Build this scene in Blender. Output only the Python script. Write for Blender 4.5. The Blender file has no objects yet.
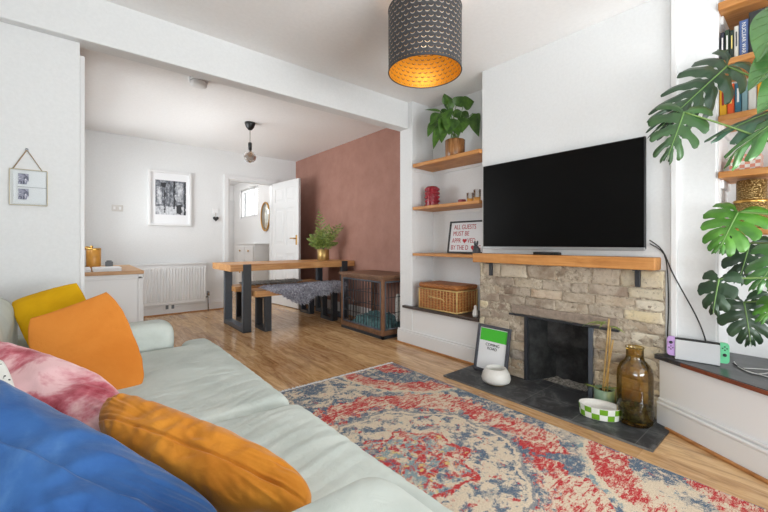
import bpy, bmesh, math, random
from mathutils import Vector, Matrix, noise
R_ = random.Random(7)
C = bpy.context.scene.collection
PI = math.pi

# ---------------------------------------------------------------- camera frame
F, CX, HY = 368.0, 384.0, 243.5
A_ = math.atan2(441, 368)
FW = Vector((math.cos(A_), math.sin(A_), 0)); RT = Vector((math.sin(A_), -math.cos(A_), 0))
CAM = Vector((0, 0, 1.0))
def W(px, py, d):
    "world point seen at a pixel of the photograph, d metres in front of the lens"
    return CAM + FW*d + RT*((px-CX)/F*d) + Vector((0, 0, -(py-HY)/F*d))

# ---------------------------------------------------------------- node helper
def lin(c):
    c = c/255.0
    return c/12.92 if c <= 0.04045 else ((c+0.055)/1.055)**2.4
def rgb(r, g, b): return (lin(r), lin(g), lin(b), 1)

class V:
    def __init__(s, g, sock): s.g = g; s.s = sock
    def __add__(s, o): return s.g.m('ADD', s, o)
    def __radd__(s, o): return s.g.m('ADD', o, s)
    def __sub__(s, o): return s.g.m('SUBTRACT', s, o)
    def __rsub__(s, o): return s.g.m('SUBTRACT', o, s)
    def __mul__(s, o): return s.g.m('MULTIPLY', s, o)
    def __rmul__(s, o): return s.g.m('MULTIPLY', o, s)
    def __truediv__(s, o): return s.g.m('DIVIDE', s, o)
    def lt(s, o): return s.g.m('LESS_THAN', s, o)
    def gt(s, o): return s.g.m('GREATER_THAN', s, o)
    def abs(s): return s.g.m('ABSOLUTE', s)
    def pow(s, o): return s.g.m('POWER', s, o)
    def fract(s): return s.g.m('FRACT', s)
    def floor(s): return s.g.m('FLOOR', s)
    def sqrt(s): return s.g.m('SQRT', s)
    def min(s, o): return s.g.m('MINIMUM', s, o)
    def max(s, o): return s.g.m('MAXIMUM', s, o)

class G:
    def __init__(s, name, base=(200, 200, 200), rough=0.6, metal=0.0, spec=0.5):
        s.mat = bpy.data.materials.new(name); s.mat.use_nodes = True
        s.nt = s.mat.node_tree; s.N = s.nt.nodes; s.L = s.nt.links
        s.b = s.N['Principled BSDF']; s.out = s.N['Material Output']
        s.b.inputs['Base Color'].default_value = rgb(*base)
        s.b.inputs['Roughness'].default_value = rough
        s.b.inputs['Metallic'].default_value = metal
        s.b.inputs['Specular IOR Level'].default_value = spec
        s.tc = None
    def put(s, inp, v):
        if isinstance(v, V): s.L.new(v.s, inp)
        elif v is not None:
            inp.default_value = v
    def m(s, op, a, b=None):
        n = s.N.new('ShaderNodeMath'); n.operation = op
        s.put(n.inputs[0], a)
        if b is not None: s.put(n.inputs[1], b)
        return V(s, n.outputs[0])
    def coord(s, kind='Object'):
        if s.tc is None: s.tc = s.N.new('ShaderNodeTexCoord')
        return V(s, s.tc.outputs[kind])
    def pos(s):
        return V(s, s.N.new('ShaderNodeNewGeometry').outputs['Position'])
    def sep(s, v):
        n = s.N.new('ShaderNodeSeparateXYZ'); s.put(n.inputs[0], v)
        return [V(s, o) for o in n.outputs]
    def comb(s, x, y, z=0.0):
        n = s.N.new('ShaderNodeCombineXYZ')
        for i, v in enumerate((x, y, z)): s.put(n.inputs[i], v)
        return V(s, n.outputs[0])
    def mapping(s, v, scale=(1, 1, 1), loc=(0, 0, 0), rot=(0, 0, 0)):
        n = s.N.new('ShaderNodeMapping'); s.put(n.inputs[0], v)
        n.inputs['Scale'].default_value = scale; n.inputs['Location'].default_value = loc
        n.inputs['Rotation'].default_value = rot
        return V(s, n.outputs[0])
    def noise(s, v, scale=5, detail=4, rough=0.5, dist=0.0, color=False):
        n = s.N.new('ShaderNodeTexNoise'); s.put(n.inputs['Vector'], v)
        n.inputs['Scale'].default_value = scale; n.inputs['Detail'].default_value = detail
        n.inputs['Roughness'].default_value = rough; n.inputs['Distortion'].default_value = dist
        return V(s, n.outputs['Color' if color else 'Fac'])
    def voro(s, v, scale=5, out='Distance', feature='F1'):
        n = s.N.new('ShaderNodeTexVoronoi'); n.feature = feature; s.put(n.inputs['Vector'], v)
        n.inputs['Scale'].default_value = scale
        return V(s, n.outputs[out])
    def ramp(s, v, stops, interp='LINEAR'):
        n = s.N.new('ShaderNodeValToRGB'); s.put(n.inputs[0], v); e = n.color_ramp.elements
        n.color_ramp.interpolation = interp
        while len(e) < len(stops): e.new(0.5)
        for i, (p, c) in enumerate(stops):
            e[i].position = p; e[i].color = rgb(*c) if len(c) == 3 else c
        return V(s, n.outputs[0])
    def mix(s, f, a, b, mode='MIX'):
        n = s.N.new('ShaderNodeMix'); n.data_type = 'RGBA'; n.blend_type = mode
        s.put(n.inputs[0], f)
        for i, v in ((6, a), (7, b)):
            if isinstance(v, tuple) and len(v) == 3: v = rgb(*v)
            s.put(n.inputs[i], v)
        return V(s, n.outputs[2])
    def attr(s, name):
        n = s.N.new('ShaderNodeAttribute'); n.attribute_name = name
        return V(s, n.outputs['Color'])
    def color(s, v): s.L.new(v.s, s.b.inputs['Base Color']); return s
    def rough(s, v): s.L.new(v.s, s.b.inputs['Roughness']); return s
    def bump(s, v, strength=0.3, dist=0.01):
        n = s.N.new('ShaderNodeBump'); n.inputs['Strength'].default_value = strength
        n.inputs['Distance'].default_value = dist
        s.L.new(v.s, n.inputs['Height']); s.L.new(n.outputs[0], s.b.inputs['Normal']); return s

M = {}
def plain(name, c, rough=0.6, metal=0, spec=0.5, var=0.0, bump=0.0, scale=30):
    g = G(name, c, rough, metal, spec)
    if var or bump:
        p = g.pos(); n = g.noise(p, scale, 5, 0.6)
        if var:
            k = tuple(max(0, int(x*(1-var))) for x in c); k2 = tuple(min(255, int(x*(1+var))) for x in c)
            g.color(g.ramp(n, [(0.3, k), (0.7, k2)]))
        if bump: g.bump(n, bump, 0.004)
    M[name] = g.mat; return g.mat

plain('wall_paint', (226, 227, 227), 0.75, var=0.012, bump=0.12, scale=60)
plain('ceiling_paint', (243, 242, 241), 0.85, var=0.01, bump=0.1, scale=40)
plain('ceiling_dining_paint', (240, 239, 238), 0.85, var=0.01, bump=0.08, scale=40)
plain('gloss_white', (226, 226, 226), 0.35)
plain('white_panel', (232, 232, 232), 0.45)
g = G('red_wall', (158, 112, 101), 0.8)
n = g.noise(g.pos(), 5, 6, 0.65)
g.color(g.ramp(n, [(0.3, (156, 113, 99)), (0.7, (170, 127, 113))])); g.bump(g.noise(g.pos(), 90, 3), 0.1, 0.003); M['red_wall'] = g.mat

# floor planks, running along Y
g = G('plank_floor', rough=0.28, spec=0.45)
x, y, z = g.sep(g.pos())
v = g.comb(y, x)
def brick(g, v, c1, c2, mortar, w, h, ms=0.004, off=0.37, bias=0.0):
    n = g.N.new('ShaderNodeTexBrick'); g.put(n.inputs['Vector'], v)
    n.inputs['Color1'].default_value = rgb(*c1); n.inputs['Color2'].default_value = rgb(*c2); n.inputs['Mortar'].default_value = rgb(*mortar)
    n.inputs['Scale'].default_value = 1; n.inputs['Brick Width'].default_value = w; n.inputs['Row Height'].default_value = h
    n.inputs['Mortar Size'].default_value = ms; n.inputs['Mortar Smooth'].default_value = 0.2; n.inputs['Bias'].default_value = bias
    n.offset = off
    return V(g, n.outputs['Color']), V(g, n.outputs['Fac'])
c, fac = brick(g, v, (230, 188, 136), (172, 124, 78), (96, 64, 40), 0.9, 0.142, 0.0016)
c2, _ = brick(g, v, (236, 200, 152), (150, 104, 64), (150, 107, 68), 0.9, 0.142, 0.0, 0.37, 0.2)
gr = g.noise(g.mapping(g.pos(), (9, 0.9, 1)), 1.6, 7, 0.66, 1.4)
gr2 = g.noise(g.mapping(g.pos(), (9, 1.6, 1)), 2.0, 5, 0.65, 1.6)
c = g.mix(0.5, c, c2)
c = g.mix(0.38, c, g.ramp(gr, [(0.38, (118, 80, 48)), (0.5, (206, 162, 112)), (0.62, (238, 204, 156))]))
c = g.mix(0.3, c, g.ramp(gr2, [(0.38, (130, 90, 54)), (0.5, (206, 162, 112)), (0.62, (240, 206, 160))]))
g.color(c); g.rough(g.m('MULTIPLY', gr, 0.14) + 0.09); M['plank_floor'] = g.mat
g.bump(1.0 - fac, 0.12, 0.002)

def wood(name, c1, c2, c3, axis=1, scale=1.0, rough=0.5):
    g = G(name, c2, rough)
    sc = [26, 26, 26]; sc[axis] = 2.0
    n = g.noise(g.mapping(g.pos(), tuple(sc)), 1.5*scale, 6, 0.6, 0.8)
    n2 = g.noise(g.pos(), 7, 4, 0.6)
    c = g.ramp(n, [(0.28, c1), (0.5, c2), (0.74, c3)])
    c = g.mix(0.25, c, g.ramp(n2, [(0.35, c1), (0.65, c3)]))
    g.color(c); g.bump(n, 0.1, 0.002); M[name] = g.mat
wood('oak_y', (158, 98, 44), (194, 132, 68), (216, 160, 98), 1)
wood('oak_x', (160, 104, 56), (196, 142, 86), (218, 172, 118), 0)
wood('bead_wood', (140, 88, 42), (178, 120, 66), (196, 142, 88), 1)
wood('dark_board', (44, 38, 36), (70, 60, 56), (98, 84, 76), 1, rough=0.4)
wood('walnut', (84, 56, 38), (116, 82, 58), (140, 104, 78), 0)
wood('walnut_z', (92, 60, 40), (126, 88, 60), (150, 110, 80), 2)
wood('red_edge', (92, 42, 24), (120, 60, 36), (140, 76, 48), 1, rough=0.35)
wood('worktop', (158, 112, 70), (190, 146, 100), (208, 168, 124), 0)

plain('black_metal', (46, 49, 54), 0.45, spec=0.5, var=0.06)
plain('steel_blue', (84, 92, 102), 0.4, var=0.05)
plain('black_plastic', (20, 20, 21), 0.4)
plain('black_cord', (26, 26, 27), 0.5)
plain('white_cord', (215, 215, 212), 0.5)
plain('screen', (4, 4, 4), 0.35, spec=0.12)
plain('silver', (170, 172, 174), 0.3, 0.8)
plain('brass', (196, 152, 80), 0.3, 0.9)
plain('brass_pot', (176, 146, 90), 0.35, 0.7, var=0.06)
plain('green_dark', (44, 74, 44), 0.38, spec=0.5)
plain('soil', (50, 38, 28), 0.95, bump=0.5)
plain('paper', (234, 235, 237), 0.7)
plain('frame_black', (38, 37, 38), 0.5)
plain('frame_grey', (72, 74, 82), 0.5, var=0.05)
plain('poster_green', (70, 190, 50), 0.6)
plain('ink', (50, 50, 56), 0.7)
plain('red_ink', (176, 46, 56), 0.7)
plain('heart_red', (188, 30, 44), 0.6)
plain('red_glass', (150, 30, 46), 0.2, spec=0.8)
plain('rabbit_grey', (74, 76, 80), 0.7)
plain('ceramic_white', (222, 220, 214), 0.35, var=0.03, scale=200)
plain('sage', (126, 152, 128), 0.35, var=0.03)
plain('dock_white', (196, 198, 200), 0.6)
plain('lilac', (186, 152, 208), 0.45)
plain('mint', (108, 206, 152), 0.45)
plain('mirror_face', (236, 240, 234), 0.06, 0.5)
plain('gold_frame', (196, 150, 84), 0.4, 0.5)
plain('chrome', (150, 152, 156), 0.2, 0.9)
plain('twine', (150, 122, 84), 0.8)
plain('hall_white', (238, 238, 238), 0.7)
plain('grey_box', (110, 116, 122), 0.6)
plain('amber_wax', (206, 146, 60), 0.35, var=0.05)
plain('candle_base', (196, 186, 166), 0.5)
plain('cane', (190, 158, 100), 0.6, var=0.08)

# sofa linen
def fabric(name, c1, c2, c3=None, sc=6, weave=700, rough=0.9, wr=0.35):
    g = G(name, c1, rough, spec=0.2)
    n = g.noise(g.pos(), sc, 6, 0.6, 0.4)
    st = [(0.32, c1), (0.62, c2)] + ([(0.8, c3)] if c3 else [])
    g.color(g.ramp(n, st))
    wv = g.noise(g.pos(), weave, 2) * 0.12 + g.noise(g.pos(), 28, 5, 0.6, 1.0)
    g.bump(wv, wr, 0.006); M[name] = g.mat
fabric('sofa_linen', (188, 196, 190), (206, 213, 207))
fabric('yellow_cotton', (208, 156, 8), (222, 172, 16), sc=5)
fabric('orange_cotton', (206, 122, 44), (220, 138, 58), sc=4)
fabric('orange_velvet', (190, 116, 36), (210, 138, 48), (226, 162, 78), sc=9)
fabric('blue_linen', (40, 78, 136), (58, 100, 158), (88, 126, 176), sc=6)
fabric('pink_velvet', (150, 44, 58), (196, 106, 118), (232, 190, 192), sc=8)
for nm_ in ('pink_velvet', 'orange_velvet', 'blue_linen'):
    bs_ = M[nm_].node_tree.nodes['Principled BSDF']; bs_.inputs['Sheen Weight'].default_value = {'pink_velvet': 0.8, 'orange_velvet': 0.25, 'blue_linen': 0.2}[nm_]; bs_.inputs['Sheen Roughness'].default_value = 0.35
    if nm_ == 'pink_velvet':
        r_ = [n_ for n_ in M[nm_].node_tree.nodes if n_.type == 'VALTORGB'][0].color_ramp.elements
        r_[0].position, r_[1].position, r_[2].position = 0.36, 0.47, 0.58
        bs_.inputs['Sheen Tint'].default_value = (1, 0.75, 0.75, 1)
fabric('teal_blanket', (66, 100, 104), (104, 138, 140), sc=25, wr=0.6)
g = G('dot_cotton', (228, 228, 222), 0.9)
d = g.voro(g.pos(), 85); g.color(g.mix(d.lt(0.24), (228, 228, 222), (60, 60, 60))); M['dot_cotton'] = g.mat

# brick
g = G('old_brick', rough=0.9, spec=0.15)
n1 = g.noise(g.pos(), 28, 8, 0.75); n2 = g.noise(g.pos(), 7, 5, 0.6, 0.5)
c = g.attr('tone')
c = g.mix(g.ramp(n2, [(0.36, (0, 0, 0)), (0.6, (255, 255, 255))]) * 0.6, c, (216, 206, 188))
c = g.mix(g.ramp(n1, [(0.32, (255, 255, 255)), (0.47, (0, 0, 0))]) * 0.6, c, (128, 114, 102))
n3 = g.noise(g.pos(), 55, 6, 0.8); c = g.mix(g.ramp(n3, [(0.33, (255, 255, 255)), (0.42, (0, 0, 0))]) * 0.7, c, (92, 78, 68))
g.color(c); g.bump(n1*0.6 + n3*0.4, 1.0, 0.016); M['old_brick'] = g.mat
g = G('mortar', rough=0.95, spec=0.1)
n1 = g.noise(g.pos(), 40, 6, 0.7)
g.color(g.ramp(n1, [(0.32, (112, 100, 88)), (0.5, (176, 164, 146)), (0.65, (204, 192, 172))])); g.bump(n1, 0.8, 0.01); M['mortar'] = g.mat
g = G('lintel_stone', rough=0.9)
n1 = g.noise(g.pos(), 24, 6, 0.7); g.color(g.ramp(n1, [(0.3, (116, 104, 94)), (0.7, (168, 152, 136))])); g.bump(n1, 0.6, 0.008); M['lintel_stone'] = g.mat
# slate hearth
g = G('slate', rough=0.5, spec=0.4)
x, y, z = g.sep(g.pos())
c, fac = brick(g, g.comb(y + 0.02, x - 2.113), (50, 51, 53), (64, 65, 67), (104, 104, 102), 0.31, 0.21, 0.0022, 0.0)
n1 = g.noise(g.pos(), 9, 7, 0.7, 0.8); n2 = g.noise(g.pos(), 45, 5, 0.7)
c = g.mix(g.ramp(n1, [(0.48, (0, 0, 0)), (0.72, (255, 255, 255))]) * 0.6, c, (136, 138, 138))
c = g.mix(g.ramp(n2, [(0.55, (0, 0, 0)), (0.75, (255, 255, 255))]) * 0.25, c, (26, 27, 28))
g.color(c); g.bump(n2, 0.15, 0.004); M['slate'] = g.mat
g = G('soot', rough=0.7, spec=0.3)
n1 = g.noise(g.pos(), 12, 6, 0.7); g.color(g.ramp(n1, [(0.4, (28, 29, 30)), (0.78, (62, 64, 64))])); g.bump(n1, 0.4, 0.006); M['soot'] = g.mat
g = G('fireback_iron', rough=0.5, spec=0.4)
n1 = g.noise(g.pos(), 14, 6, 0.7); g.color(g.ramp(n1, [(0.4, (26, 26, 27)), (0.8, (70, 70, 70))])); M['fireback_iron'] = g.mat
g = G('ash', rough=1.0)
n1 = g.noise(g.pos(), 60, 5, 0.7); g.color(g.ramp(n1, [(0.35, (70, 66, 60)), (0.65, (180, 174, 164))])); M['ash'] = g.mat
# black wood cupboard top
g = G('black_top', rough=0.3, spec=0.5)
n1 = g.noise(g.mapping(g.pos(), (18, 3, 1)), 2, 6, 0.7); n2 = g.noise(g.pos(), 120, 2)
c = g.ramp(n1, [(0.35, (34, 34, 36)), (0.7, (66, 66, 68))]); c = g.mix(n2.gt(0.72) * 0.5, c, (150, 150, 150))
g.color(c); M['black_top'] = g.mat
# wicker
g = G('wicker', rough=0.55)
x, y, z = g.sep(g.pos())
h = ((z*260.0) + (g.m('SINE', (x + y)*95.0)*1.2)); s_ = g.m('SINE', h)*0.5 + 0.5
n1 = g.noise(g.pos(), 40, 4)
c = g.ramp(n1, [(0.3, (146, 82, 34)), (0.7, (188, 122, 60))]); c = g.mix((1.0 - s_)*0.45, c, (98, 54, 20))
g.color(c); g.bump(s_, 0.7, 0.004); M['wicker'] = g.mat
# copper glazed pot (planter on the top shelf)
g = G('bronze_glaze', rough=0.25, spec=0.6)
x, y, z = g.sep(g.pos()); n1 = g.noise(g.mapping(g.pos(), (40, 40, 5)), 1.5, 5, 0.6)
g.color(g.ramp(n1, [(0.3, (104, 66, 34)), (0.55, (156, 104, 56)), (0.75, (186, 146, 102))])); M['bronze_glaze'] = g.mat
# hammered brass lantern
g = G('hammered_brass', rough=0.35, metal=0.75)
d = g.voro(g.pos(), 130); g.color(g.ramp(d, [(0.1, (190, 164, 112)), (0.55, (132, 106, 60))])); g.bump(d, 0.8, 0.006); M['hammered_brass'] = g.mat
def checks(name, a, b, sx, sz, polar=None):
    g = G(name, a, 0.4)
    u, v, _ = g.sep(g.coord('UV'))
    k = g.m('MODULO', (u*sx).floor() + (v*sz).floor(), 2.0)
    g.color(g.mix(k, a, b)); M[name] = g.mat
checks('green_checks', (232, 234, 226), (112, 166, 34), 16, 2)
checks('pink_checks', (236, 230, 222), (222, 144, 120), 24, 5)
# glass
def glass(name, c, rough=0.02, ior=1.3, trans=1.0):
    g = G(name, c, rough); g.b.inputs['Transmission Weight'].default_value = trans; g.b.inputs['IOR'].default_value = ior; M[name] = g.mat
def thin(name, tint, refl=0.07):
    g = G(name, tint, 0.02); t = g.N.new('ShaderNodeBsdfTransparent'); t.inputs[0].default_value = rgb(*tint)
    gl = g.N.new('ShaderNodeBsdfGlossy'); gl.inputs['Roughness'].default_value = 0.02; mx = g.N.new('ShaderNodeMixShader')
    lw = g.N.new('ShaderNodeLayerWeight'); lw.inputs[0].default_value = 0.25
    f = V(g, lw.outputs['Fresnel']) * 0.8 + refl*0.4
    g.L.new(f.s, mx.inputs[0]); g.L.new(t.outputs[0], mx.inputs[1]); g.L.new(gl.outputs[0], mx.inputs[2]); g.L.new(mx.outputs[0], g.out.inputs[0]); M[name] = g.mat
thin('clear_glass', (254, 255, 255), 0.03); thin('amber_glass', (230, 210, 140), 0.14)
glass('smoke_glass', (168, 156, 146), 0.12, 1.2)
thin('pane_glass', (252, 253, 253))
# leaves
def leafmat(name, c1, c2, sc=14, rough=0.35):
    g = G(name, c1, rough, spec=0.45)
    g.color(g.ramp(g.noise(g.pos(), sc, 3), [(0.3, c1), (0.7, c2)])); M[name] = g.mat
leafmat('leaf_bright', (50, 98, 30), (82, 136, 44))
leafmat('leaf_light', (60, 104, 54), (94, 138, 80), 9, 0.2)
leafmat('leaf_mid', (36, 64, 34), (58, 90, 48))
leafmat('leaf_dark', (30, 50, 34), (48, 74, 48))
leafmat('leaf_grey', (48, 76, 60), (72, 102, 80), 9, 0.3)
leafmat('pothos', (34, 68, 22), (80, 118, 40), 22, 0.3)
leafmat('palm_green', (76, 100, 44), (150, 164, 84), 40, 0.4)
plain('stem_green', (100, 128, 66), 0.5)
plain('vein', (104, 138, 74), 0.45)
# fur
g = G('fur', rough=0.95, spec=0.1); n1 = g.noise(g.pos(), 45, 4, 0.6)
g.color(g.ramp(n1, [(0.3, (120, 120, 134)), (0.5, (180, 180, 192)), (0.68, (232, 232, 238))])); M['fur'] = g.mat
plain('fur_light', (176, 172, 168), 0.95, var=0.2, scale=60)
# photo prints
g = G('bw_print', rough=0.35)
v = g.coord('UV'); n1 = g.noise(g.mapping(v, (3.2, 1.4, 1)), 3.5, 8, 0.75, 0.6)
u_, v_, _ = g.sep(v); n2 = g.noise(g.mapping(v, (10, 1.2, 1)), 2, 3)
wu = g.noise(v, 9, 4); wv = g.noise(g.mapping(v, (1, 1, 1), (4, 4, 0)), 9, 4); u_ = u_ + (wu - 0.5)*0.14; v_ = v_ + (wv - 0.5)*0.14
def bx(a, b_, c_, d_): return u_.gt(a)*u_.lt(b_)*v_.gt(c_)*v_.lt(d_)
nn_ = g.noise(g.mapping(v, (1, 1, 1)), 9, 6, 0.7)
t = n1*0.5 + nn_*0.3 + 0.12 + v_.lt(0.24)*0.10 - bx(0.28, 0.315, 0.05, 0.72)*0.3 - bx(0.20, 0.40, 0.52, 0.55)*0.25 - bx(0.16, 0.34, 0.80, 0.92)*0.2 - bx(0.68, 0.84, 0.03, 0.30)*0.3 - bx(0.94, 1.0, 0.0, 1.0)*0.2 - bx(0.58, 0.64, 0.2, 1.0)*0.14 + bx(0.66, 0.9, 0.4, 0.95)*0.07 + bx(0.05, 0.2, 0.3, 0.8)*0.08
g.color(g.ramp(t, [(0.42, (32, 34, 40)), (0.53, (112, 116, 124)), (0.66, (214, 216, 220))])); M['bw_print'] = g.mat
g = G('bw_small_print', rough=0.35)
n1 = g.noise(g.coord('UV'), 1.7, 4, 0.6, 1.0); g.color(g.ramp(n1, [(0.36, (60, 62, 84)), (0.5, (150, 152, 170)), (0.58, (232, 233, 238))], 'EASE')); M['bw_small_print'] = g.mat

# rug
g = G('rug_weave', rough=1.0, spec=0.05)
P = g.pos()
warp = g.noise(P, 7, 5, 0.7, color=True); wx, wy, _ = g.sep(warp)
x, y, z = g.sep(P)
u = (x - 1.2 + (wx - 0.5)*0.16)/0.8; v = (y - 1.2 + (wy - 0.5)*0.16)/1.12
au = u.abs(); av = v.abs()
ang = g.m('ARCTAN2', v*1.4, u)
r = ((u/0.60)*(u/0.60) + (v/0.43)*(v/0.43)).sqrt() + g.m('COSINE', ang*8.0)*0.04
def nz(sc, off, st=(1, 1, 1), det=7, ro=0.74, di=0.5): return g.noise(g.mapping(P, st, off), sc, det, ro, di)
streak = nz(5, (1, 4, 0), (4, 12, 1), 8, 0.8); blot = nz(14, (0, 0, 0), di=0.2, det=9, ro=0.78); blot2 = nz(17, (3, 7, 0), di=0.2, det=9); blot3 = nz(18, (8, 1, 0), di=0.2, det=9); big = nz(2.6, (2, 2, 0), (1, 1, 1), 5, 0.65)
fine = g.noise(g.mapping(P, (70, 130, 1)), 1.8, 3, 0.8)
cream, cream2, red, blue, teal, yel = (230, 216, 194), (202, 184, 160), (188, 46, 54), (86, 106, 128), (124, 150, 158), (212, 186, 118)
base = g.mix(g.ramp(fine, [(0.38, (0, 0, 0)), (0.62, (255, 255, 255))]), cream2, cream)
def sel(t, a, b=None): return g.ramp(t, [(a, (0, 0, 0)), (a + 0.02, (255, 255, 255))])
ground = g.mix(sel(blot*0.6 + big*0.4, 0.475), base, blue)
ground = g.mix(sel(blot2, 0.60), ground, teal); ground = g.mix(sel(blot3, 0.62), ground, red)
redf = g.mix(sel(streak*0.5 + blot*0.3 + big*0.2, 0.475), base, red)
redf = g.mix(sel(blot2, 0.64), redf, blue)
med = g.mix(sel(blot, 0.51), base, blue)
med = g.mix(sel(blot3, 0.585), med, red); med = g.mix(sel(blot2, 0.62), med, teal)
cen = g.mix(sel(blot3, 0.50), g.mix(sel(blot, 0.47), base, teal), red)
cen = g.mix(sel(blot2, 0.57), cen, yel); cen = g.mix(sel(nz(10, (1, 9, 0)), 0.56), cen, blue)
col = ground
col = g.mix(((r + (big - 0.5)*1.6).lt(1.50)), col, redf)
col = g.mix(((r + (blot3 - 0.5)*1.2).lt(1.12)), col, ground)
col = g.mix(r.lt(1.03), col, g.mix(0.75, base, blue))
col = g.mix(r.lt(1.00), col, base)
col = g.mix(r.lt(0.965), col, g.mix(sel(blot, 0.47), base, blue))
col = g.mix(r.lt(0.93), col, med)
col = g.mix(r.lt(0.52)*sel(blot2, 0.42), col, red)
col = g.mix(r.lt(0.48), col, cen)
cr = (((1.0 - au)/0.62).pow(2.0) + ((1.0 - av)/0.62).pow(2.0)).sqrt()
col = g.mix(cr.lt(1.03), col, g.mix(sel(blot, 0.47), base, teal)); col = g.mix(cr.lt(1.0), col, base)
col = g.mix(cr.lt(0.965), col, redf); col = g.mix(cr.lt(0.72), col, ground); col = g.mix(cr.lt(0.40), col, redf)
edge = (au + 0.0).max(av*1.0 - 0.0)
eb = au.gt(0.972)
col = g.mix(eb*0.8, col, blue)
col = g.mix(sel(nz(4, (5, 5, 0), (1, 1.6, 1), 9, 0.85), 0.555)*0.6, col, base)
col = g.mix(sel(nz(30, (2, 8, 0), (1, 1.5, 1), 6, 0.8), 0.55)*0.6, col, base)
col = g.mix(sel(fine, 0.56)*0.4, col, base)
g.color(col); g.bump(fine, 0.5, 0.004); M['rug_weave'] = g.mat

# lamp shade: crescents painted pale outside as tabs catching light, brown inside; only slits open
def shade_mat(name, base, rough, metal, tab, tabmetal):
    g = G(name, base, rough, metal)
    u, v, _ = g.sep(g.coord('UV'))
    rows = v*13.0; row = rows.floor(); fy = rows.fract()
    fx = (u*34.0 + g.m('MODULO', row, 2.0)*0.5).fract()
    dx = (fx - 0.5)*1.25
    d1 = (dx*dx + (fy - 0.62)*(fy - 0.62)).sqrt(); d2 = (dx*dx + (fy - 0.83)*(fy - 0.83)).sqrt()
    on = v.gt(0.03)*v.lt(0.985); cres = d1.lt(0.42)*d2.gt(0.42)*on
    slit = d1.lt(0.42)*d2.gt(0.42)*d2.lt(0.50)*on
    g.color(g.mix(cres, base, tab))
    t = g.N.new('ShaderNodeBsdfTransparent'); mx = g.N.new('ShaderNodeMixShader')
    g.L.new(slit.s, mx.inputs[0]); g.L.new(g.b.outputs[0], mx.inputs[1]); g.L.new(t.outputs[0], mx.inputs[2])
    g.L.new(mx.outputs[0], g.out.inputs[0]); M[name] = g.mat
shade_mat('shade_outer', (62, 60, 60), 0.5, 0.2, (186, 180, 172), 0)
shade_mat('shade_gold', (214, 150, 44), 0.4, 0.45, (120, 74, 14), 0)
g = G('bulb_glow', (255, 236, 200), 0.5)
g.b.inputs['Emission Color'].default_value = (1, 0.78, 0.45, 1); g.b.inputs['Emission Strength'].default_value = 2.5; M['bulb_glow'] = g.mat

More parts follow.
